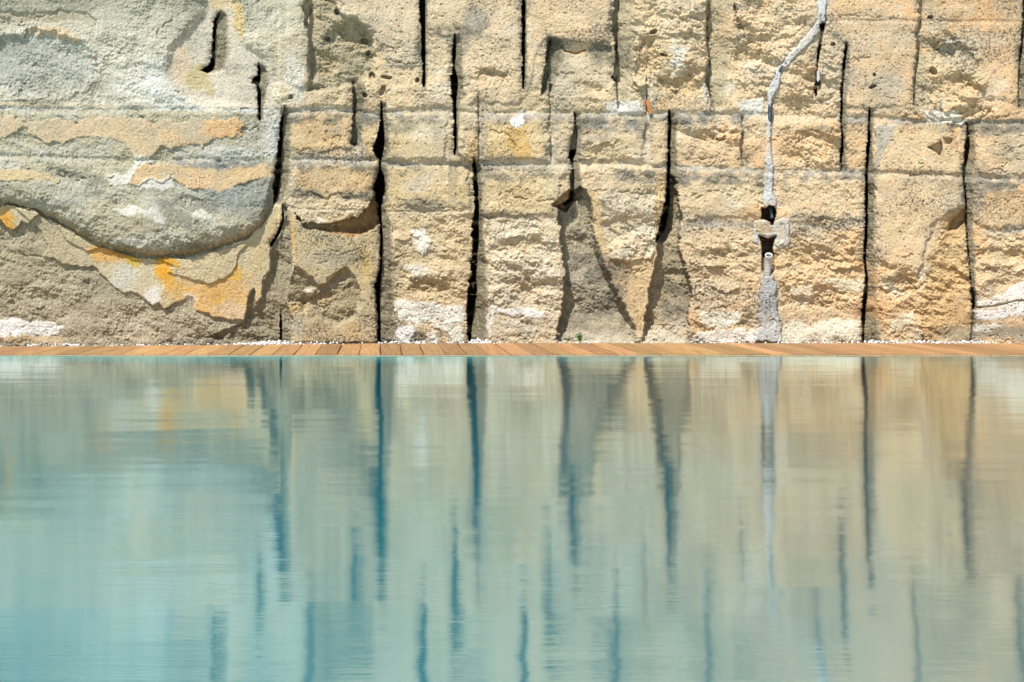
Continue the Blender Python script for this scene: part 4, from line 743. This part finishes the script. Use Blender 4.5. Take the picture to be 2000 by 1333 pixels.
wall = empty('quarry_wall', (0, 0, 0)); tag(wall, 'pale sandy limestone quarry wall with vertical saw cuts and flaking crust above the pool', 'rock wall')
idx = np.arange(NVt * NU).reshape(NVt, NU)
quads = np.stack([idx[:-1, :-1], idx[1:, :-1], idx[1:, 1:], idx[:-1, 1:]], -1).reshape(-1, 4)
co = np.stack([Xw, Yw, Zw], -1).reshape(-1, 3); cl = np.concatenate([colr, np.vstack([DENS[:1]] * 3 + [DENS])[..., None]], -1).reshape(-1, 4)
pf = pid.ravel()
# one set of normals for the whole wall so the seams between pieces do not show
gX = np.stack([np.gradient(a, axis=1) for a in (Xw, Yw, Zw)], -1); gY = np.stack([np.gradient(a, axis=0) for a in (Xw, Yw, Zw)], -1)
nr = np.cross(gY, gX); nr /= np.linalg.norm(nr, axis=-1, keepdims=True) + 1e-12; nr = nr.reshape(-1, 3)
def part_mesh(name, q, label=None):
    used, inv = np.unique(q.ravel(), return_inverse=True)
    me = bpy.data.meshes.new(name)
    me.vertices.add(len(used)); me.vertices.foreach_set('co', co[used].astype(np.float32).ravel())
    n = len(q); me.loops.add(4 * n); me.loops.foreach_set('vertex_index', inv.astype(np.int32).ravel())
    me.polygons.add(n); me.polygons.foreach_set('loop_start', np.arange(0, 4 * n, 4, dtype=np.int32))
    me.polygons.foreach_set('use_smooth', np.ones(n, bool))
    me.update(calc_edges=True)
    at = me.attributes.new('Col', 'FLOAT_COLOR', 'POINT'); at.data.foreach_set('color', cl[used].astype(np.float32).ravel())
    me.materials.append(M['rock'])
    me.normals_split_custom_set_from_vertices(nr[used].astype(np.float32))
    o = bpy.data.objects.new(name, me); C.objects.link(o); o.parent = wall
    if label: o['label'] = label
    return o
LAB = {900: ('mineral_crust', 'orange-stained crust peeling off below the bulging slab at left'), 901: ('mineral_crust', 'torn beige crust around a hollow, left of the thin crack'), 902: ('mineral_crust', 'small orange crust flake at the far left edge'),
       903: ('surface_layer', 'tan top layer with a wavy broken lower edge'), 904: ('surface_layer', 'orange-tan top layer under the grey streak'), 905: ('surface_layer', 'faint tan layer at the far left'),
       910: ('cement_filling', 'pale grey cement smeared along a cut channel'), 911: ('cement_patch', 'grey cement patch between two dark holes')}
order = np.argsort(pf, kind='stable'); ids, st_ = np.unique(pf[order], return_index=True); st_ = list(st_) + [len(pf)]
for i, code in enumerate(ids):
    q = quads[order[st_[i]:st_[i + 1]]]
    nm, lb = LAB.get(int(code), ('rock_block', None))
    part_mesh(nm, q, lb)

# ------------------------------------------------------------------ ground, pool, deck
DECK_F = -(CAM_D - CAM_H * FPX / (692.3 - VY))     # front edge of the deck (y)
PX0, PX1, PY0 = -14.0, 16.0, -26.0
def sheet(name, quads_, z, mat):
    vs_, fs = [], []
    for (x0, y0, x1, y1) in quads_:
        n = len(vs_); vs_ += [(x0, y0, z), (x1, y0, z), (x1, y1, z), (x0, y1, z)]; fs.append((n, n + 1, n + 2, n + 3))
    return mesh_obj(name, vs_, fs, mat)
G = 900
g = sheet('ground', [(-G, -G, G, PY0), (-G, PY0, PX0, 0.0), (PX1, PY0, G, 0.0), (-G, 0.0, G, G)], -0.06, M['ground']); tag(g, kind='structure')
# pool water: closed slab with its own thickness
wz = -0.009
wx0, wx1, wy0, wy1 = PX0, PX1, PY0, DECK_F - .012
vsw = [(x, y, z) for z in (wz, -1.4) for (x, y) in ((wx0, wy0), (wx1, wy0), (wx1, wy1), (wx0, wy1))]
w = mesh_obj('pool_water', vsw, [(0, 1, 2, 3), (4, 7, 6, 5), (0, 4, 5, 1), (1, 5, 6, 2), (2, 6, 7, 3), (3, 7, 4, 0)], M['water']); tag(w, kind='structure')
e = .02
vsb = [(x, y, z) for z in (-.03, -1.5) for (x, y) in ((wx0 - e, wy0 - e), (wx1 + e, wy0 - e), (wx1 + e, wy1 + e), (wx0 - e, wy1 + e))]
w = mesh_obj('pool_basin', vsb, [(4, 5, 6, 7), (0, 1, 5, 4), (1, 2, 6, 5), (2, 3, 7, 6), (3, 0, 4, 7)], M['basin']); tag(w, kind='structure')
w = sheet('deck_bed', [(PX0, DECK_F + .02, PX1, .9)], -0.045, M['soil']); tag(w, kind='structure')
# thin uneven stone lip between water and boards
vs_, fs = [], []
xs = np.arange(-6, 9, .02); jz = np.random.default_rng(3).uniform(-1, 1, len(xs))
for x, j in zip(xs, jz):
    zt = -.0062 + .0012 * j
    vs_ += [(x, DECK_F - .014 + .002 * j, -.03), (x, DECK_F - .014 + .002 * j, zt), (x, DECK_F - .001, zt), (x, DECK_F - .001, -.03)]
for i in range(len(xs) - 1):
    a = 4 * i
    for k in range(3): fs.append((a + k, a + k + 4, a + k + 5, a + k + 1))
w = mesh_obj('pool_rim', vs_, fs, M['rim']); tag(w, kind='structure')

deck = empty('wooden_deck', (0, DECK_F, 0)); tag(deck, 'narrow strip of brown timber boards along the foot of the rock wall', 'deck', kind=None)
def wall_y(x): return -float(np.interp(x * FPX / CAM_D + VX, us, base_u))
PIT = 0.1447
def board_mesh(w_, l_, seed):
    rg = random.Random(seed); b = .0035; t = -.028; segs = 6
    prof = [(-w_ / 2, t), (-w_ / 2, -b), (-w_ / 2 + b, 0), (w_ / 2 - b, 0), (w_ / 2, -b), (w_ / 2, t)]
    vs_, fs = [], []; n = len(prof)
    bow = rg.uniform(-.0025, .0025); tw = rg.uniform(-.0012, .0012)
    for i in range(segs + 1):
        y = l_ * i / segs; dx = bow * math.sin(math.pi * i / segs)
        for (x, z) in prof: vs_.append((x + dx, y, z + tw * x / w_ * 2 * (i / segs - .5)))
    for i in range(segs):
        for k in range(n):
            k2 = (k + 1) % n; fs.append((i * n + k, i * n + k2, (i + 1) * n + k2, (i + 1) * n + k))
    fs.append(tuple(range(n))[::-1]); fs.append(tuple(segs * n + k for k in range(n)))
    return vs_, fs
for k in range(-31, 46):
    x = (k + .5) * PIT + random.uniform(-.0012, .0012)
    l_ = wall_y(x) - DECK_F - .035 + random.uniform(-.006, .006)
    vb, fb = board_mesh(PIT - .0055 + random.uniform(-.0012, .0012), l_, k)
    o = mesh_obj('board', vb, fb, M['wood'], deck)
    o.location = (x, 0, random.uniform(-.0012, .0008)); o.rotation_euler = (0, 0, R(random.uniform(-.12, .12)))

# white gravel between boards and wall
rg = np.random.default_rng(5)
t_ = (1 + 5 ** .5) / 2
ico_v = np.array([(-1, t_, 0), (1, t_, 0), (-1, -t_, 0), (1, -t_, 0), (0, -1, t_), (0, 1, t_), (0, -1, -t_), (0, 1, -t_), (t_, 0, -1), (t_, 0, 1), (-t_, 0, -1), (-t_, 0, 1)]) / 1.9
ico_f = [(0, 11, 5), (0, 5, 1), (0, 1, 7), (0, 7, 10), (0, 10, 11), (1, 5, 9), (5, 11, 4), (11, 10, 2), (10, 7, 6), (7, 1, 8), (3, 9, 4), (3, 4, 2), (3, 2, 6), (3, 6, 8), (3, 8, 9), (4, 9, 5), (2, 4, 11), (6, 2, 10), (8, 6, 7), (9, 8, 1)]
vs_, fs = [], []
def stone(x, y, z, s):
    n = len(vs_); A = rg.normal(size=(3, 3)); q, _ = np.linalg.qr(A)
    pts = (ico_v * rg.uniform(.72, 1.2, (12, 1)) * np.array([1, rg.uniform(.7, 1), rg.uniform(.55, .95)])) @ q * s + np.array([x, y, z])
    vs_.extend(map(tuple, pts)); fs.extend([(a + n, b + n, c + n) for a, b, c in ico_f])
amount = lambda u: np.interp(u, [-100, 80, 90, 165, 190, 250, 300, 330, 440, 470, 520, 550, 600, 640, 740, 760, 830, 905, 925, 950, 965, 1000, 1090, 1110, 1500, 1520, 1600, 1680, 1700, 1740, 1880, 1900, 1960, 2200], [.05, .1, .5, .5, .1, .1, .45, .1, .1, .6, .9, 1.3, .8, .6, .2, .7, .5, .5, 1.5, 1.3, .3, .1, .1, .3, .2, .45, .4, .5, .95, .7, .75, .7, .3, .3])
for i in range(5200):
    u = rg.uniform(-60, 2060); a = float(amount(u))
    if rg.uniform() > min(a, 1) ** 1.7 * .9 + .015: continue
    x = (u - VX) / 255.; s = rg.uniform(.006, .0135)
    y = wall_y(x) - rg.uniform(-.02, .055)
    z = rg.uniform(-.012, .004 + .020 * a * rg.uniform()) 
    stone(x, y, z, s)
gv = mesh_obj('white_gravel', vs_, fs, M['gravel']); tag(gv, 'white stone chips scattered where the boards meet the wall', 'gravel', kind='stuff')

# ------------------------------------------------------------------ pipes
def dat(u): return float(np.interp(u, us, base_u))
def ribbed(path_uvd, r, pitch, name, mat, parent=None, cap=True):
    pts = [Vector(P(*p)) for p in path_uvd]
    L = [0]
    for i in range(len(pts) - 1): L.append(L[-1] + (pts[i + 1] - pts[i]).length)
    n = max(6, int(L[-1] / pitch * 4)); ring, rad = [], []
    for i in range(n + 1):
        s_ = L[-1] * i / n; j = min(np.searchsorted(L, s_, side='right') - 1, len(pts) - 2)
        f = (s_ - L[j]) / max(L[j + 1] - L[j], 1e-9); ring.append(pts[j].lerp(pts[j + 1], f)); rad.append(r * (1.0, 1.0, .74, .80)[i % 4])
    v_, f_ = tube(ring, rad, 16, cap); return mesh_obj(name, v_, f_, mat, parent, True), ring
drain = empty('drain_pipe', P(1500, 530, 0)); tag(drain, 'open end of a grey ribbed pipe sticking up out of cement below the dark hole', 'pipe')
def sub(o, parent):
    o.parent = parent; o.matrix_parent_inverse = parent.matrix_world.inverted() if False else o.matrix_parent_inverse; o.location = Vector((0, 0, 0)) - parent.location
path = [(1497, 552, -.03), (1499, 532, .004), (1500.5, 518, .018), (1501, 506, .036), (1501.5, 499, .058)]
hose, ring = ribbed(path, .0265, .0150, 'ribbed_hose', M['pipe'], None, False); sub(hose, drain)
top = ring[-1]; axis = (ring[-1] - ring[-3]).normalized()
x_ = axis.cross(Vector((0, 1, 0))).normalized(); y_ = axis.cross(x_).normalized()
v_, f_ = [], []
for rr_, off in ((.0285, -.004), (.0285, .004), (.0225, .004), (.0215, -.03)):
    for k in range(20):
        an = 2 * math.pi * k / 20; v_.append(top + axis * off + (x_ * math.cos(an) + y_ * math.sin(an)) * rr_)
for i in range(3):
    for k in range(20): f_.append((i * 20 + k, i * 20 + (k + 1) % 20, (i + 1) * 20 + (k + 1) % 20, (i + 1) * 20 + k))
o = mesh_obj('pipe_mouth', v_, f_, M['pipe'], None, True); sub(o, drain)
v_, f_ = tube([top - axis * .024, top - axis * .026], [.0222, .0222], 20); o = mesh_obj('pipe_shade_disc', v_, f_, M['inside']); sub(o, drain)  # near-black disc in the mouth stands in for shade
c1, _ = ribbed([(1505, 403, -.10), (1506, 412, -.035), (1508, 427, -.012)], .0155, .008, 'cable_conduit', M['black']); tag(c1, 'dark ribbed conduit end hanging inside the upper black hole', 'conduit', 'dark conduit ends showing in the cement channel')
c2, _ = ribbed([(1504.5, 204, -.02), (1504.3, 210, .014), (1504, 223, .022), (1503.8, 235, .014), (1503.5, 242, -.02)], .017, .0065, 'cable_conduit', M['black']); tag(c2, 'dark blue ribbed conduit showing through the narrow vertical part of the cement channel', 'conduit', 'dark conduit ends showing in the cement channel')
c3, _ = ribbed([(1528, 128, -.01), (1525.5, 133, .020), (1523.5, 138, .020), (1521, 143, -.01)], .011, .0065, 'cable_conduit', M['black']); tag(c3, 'tiny dark conduit spot in the slanting part of the cement channel', 'conduit', 'dark conduit ends showing in the cement channel')
# wooden wedges
def sliver(name, pts, d0, d1, mat, parent=None):
    n = len(pts); v_ = [P(u, v, d1) for u, v in pts] + [P(u, v, d0) for u, v in pts]
    f_ = [tuple(range(n)), tuple(range(2 * n - 1, n - 1, -1))] + [(i, i + n, (i + 1) % n + n, (i + 1) % n) for i in range(n)]
    return mesh_obj(name, v_, f_, mat, parent)
wd = empty('wood_wedge', (0, 0, 0)); tag(wd, 'splintered orange wooden wedge stuck in the narrow slot of a pale oval patch', 'wedge')
sliver('splinter', [(1261, 196), (1264, 195), (1267, 208), (1264, 210)], -.03, .012, M['orange'], wd)
sliver('splinter', [(1264.3, 195), (1266.5, 197), (1270, 209), (1269, 215), (1267.3, 212)], -.03, .018, M['orange'], wd)
sliver('splinter', [(1263.5, 209), (1267, 210), (1268.5, 216), (1265.5, 217)], -.02, .010, M['orange'], wd)
sliver('wood_stub', [(1267, 215), (1274, 214), (1274, 222), (1267, 223)], -.02, .02, M['brown'], wd)
s_ = sliver('grey_shim', [(1595.5, 140), (1600, 139), (1601.5, 154), (1597.5, 161), (1595.5, 156)], -.05, .012, M['greywood']); tag(s_, 'thin grey shim jammed in the dark slit below the cement bend', 'shim')
# rusty spots: nails
for (u, v, lb) in ((778, 51, 'small rusty nail in the smooth face left of the long black slit'), (1066, 60, 'tiny rusty nail above the broken ledge at the top'), (183, 112, 'rusty nail stub on the grey rock at upper left')):
    d = dat(u); nail = empty('rusty_nail', P(u, v, d)); tag(nail, lb, 'nail')
    p0 = Vector(P(u, v, d - .03)); p1 = Vector(P(u + .6, v - .5, d + .022))
    v_, f_ = tube([p0, p1], [.0028, .0028], 8); o = mesh_obj('shank', v_, f_, M['rust']); sub(o, nail)
    v_, f_ = tube([p1, p1 + (p1 - p0).normalized() * .003], [.007, .0065], 10); o = mesh_obj('head', v_, f_, M['rust']); sub(o, nail)
# dry rootlets in the wide crack
rt = random.Random(4)
for q, (u, v, lb) in enumerate(((927, 512, 'dry hair roots dangling in the wide crack, upper tuft'), (924, 565, 'dry hair roots dangling in the wide crack, lower tuft'))):
    rootg = empty('dry_roots', (0, 0, 0)); tag(rootg, lb, 'roots', 'dry roots in the widest crack')
    for k in range(7 if q == 0 else 4):
        p = [u + rt.uniform(-9, 3), v + rt.uniform(-16, 10), dat(u) + rt.uniform(-.03, .005)]; path = []
        a = rt.uniform(-.6, .9)
        for j in range(6): path.append(P(*p)); p[0] += 2.6 * math.cos(a); p[1] += 2.6 * math.sin(a); p[2] += rt.uniform(-.004, .008); a += rt.uniform(-.6, .6)
        v_, f_ = tube(path, [.0013 - .00015 * j for j in range(6)], 5); mesh_obj('root', v_, f_, M['root'], rootg)
# weed
wu, wv = 1132, 669.5
px, py, _ = P(wu, wv, .045)
weed = empty('small_weed', (px, py, 0)); tag(weed, 'small green weed growing at the foot of the wall beside the boards', 'weed')
rt = random.Random(9)
def leaf(base, dirv, l_, w_):
    d = Vector(dirv).normalized(); s_ = d.cross(Vector((rt.uniform(-.3, .3), -1, rt.uniform(-.2, .4)))).normalized(); n = d.cross(s_).normalized()
    b = Vector(base); pts = [b, b + d * l_ * .3 + s_ * w_ * .8, b + d * l_ * .68 + s_ * w_ * .9, b + d * l_, b + d * l_ * .68 - s_ * w_ * .9, b + d * l_ * .3 - s_ * w_ * .8, b + d * l_ * .5 + n * w_ * .35]
    th = n * -.0006; v_ = pts + [p + th for p in pts]
    f_ = [(i, (i + 1) % 6, 6) for i in range(6)] + [((i + 1) % 6 + 7, i + 7, 13) for i in range(6)] + [(i, i + 7, (i + 1) % 6 + 7, (i + 1) % 6) for i in range(6)]
    mesh_obj('leaf', v_, f_, M['leaf'], weed)
for (dx, top_) in ((0, .078), (-.012, .06), (.012, .064), (.002, .05)):
    path = [Vector((0, 0, 0)), Vector((dx * .5, -.004, top_ * .5)), Vector((dx, -.008, top_))]
    v_, f_ = tube(path, [.0018, .0015, .001], 6); mesh_obj('stem', v_, f_, M['stem'], weed)
    for k in range(8):
        t = .25 + .75 * k / 7; b = path[0].lerp(path[1], t * 2) if t < .5 else path[1].lerp(path[2], t * 2 - 1)
        side = -1 if k % 2 else 1
        leaf(b, (side * rt.uniform(.5, 1), rt.uniform(-.7, .1), rt.uniform(.1, .9)), rt.uniform(.014, .022), rt.uniform(.0045, .007))
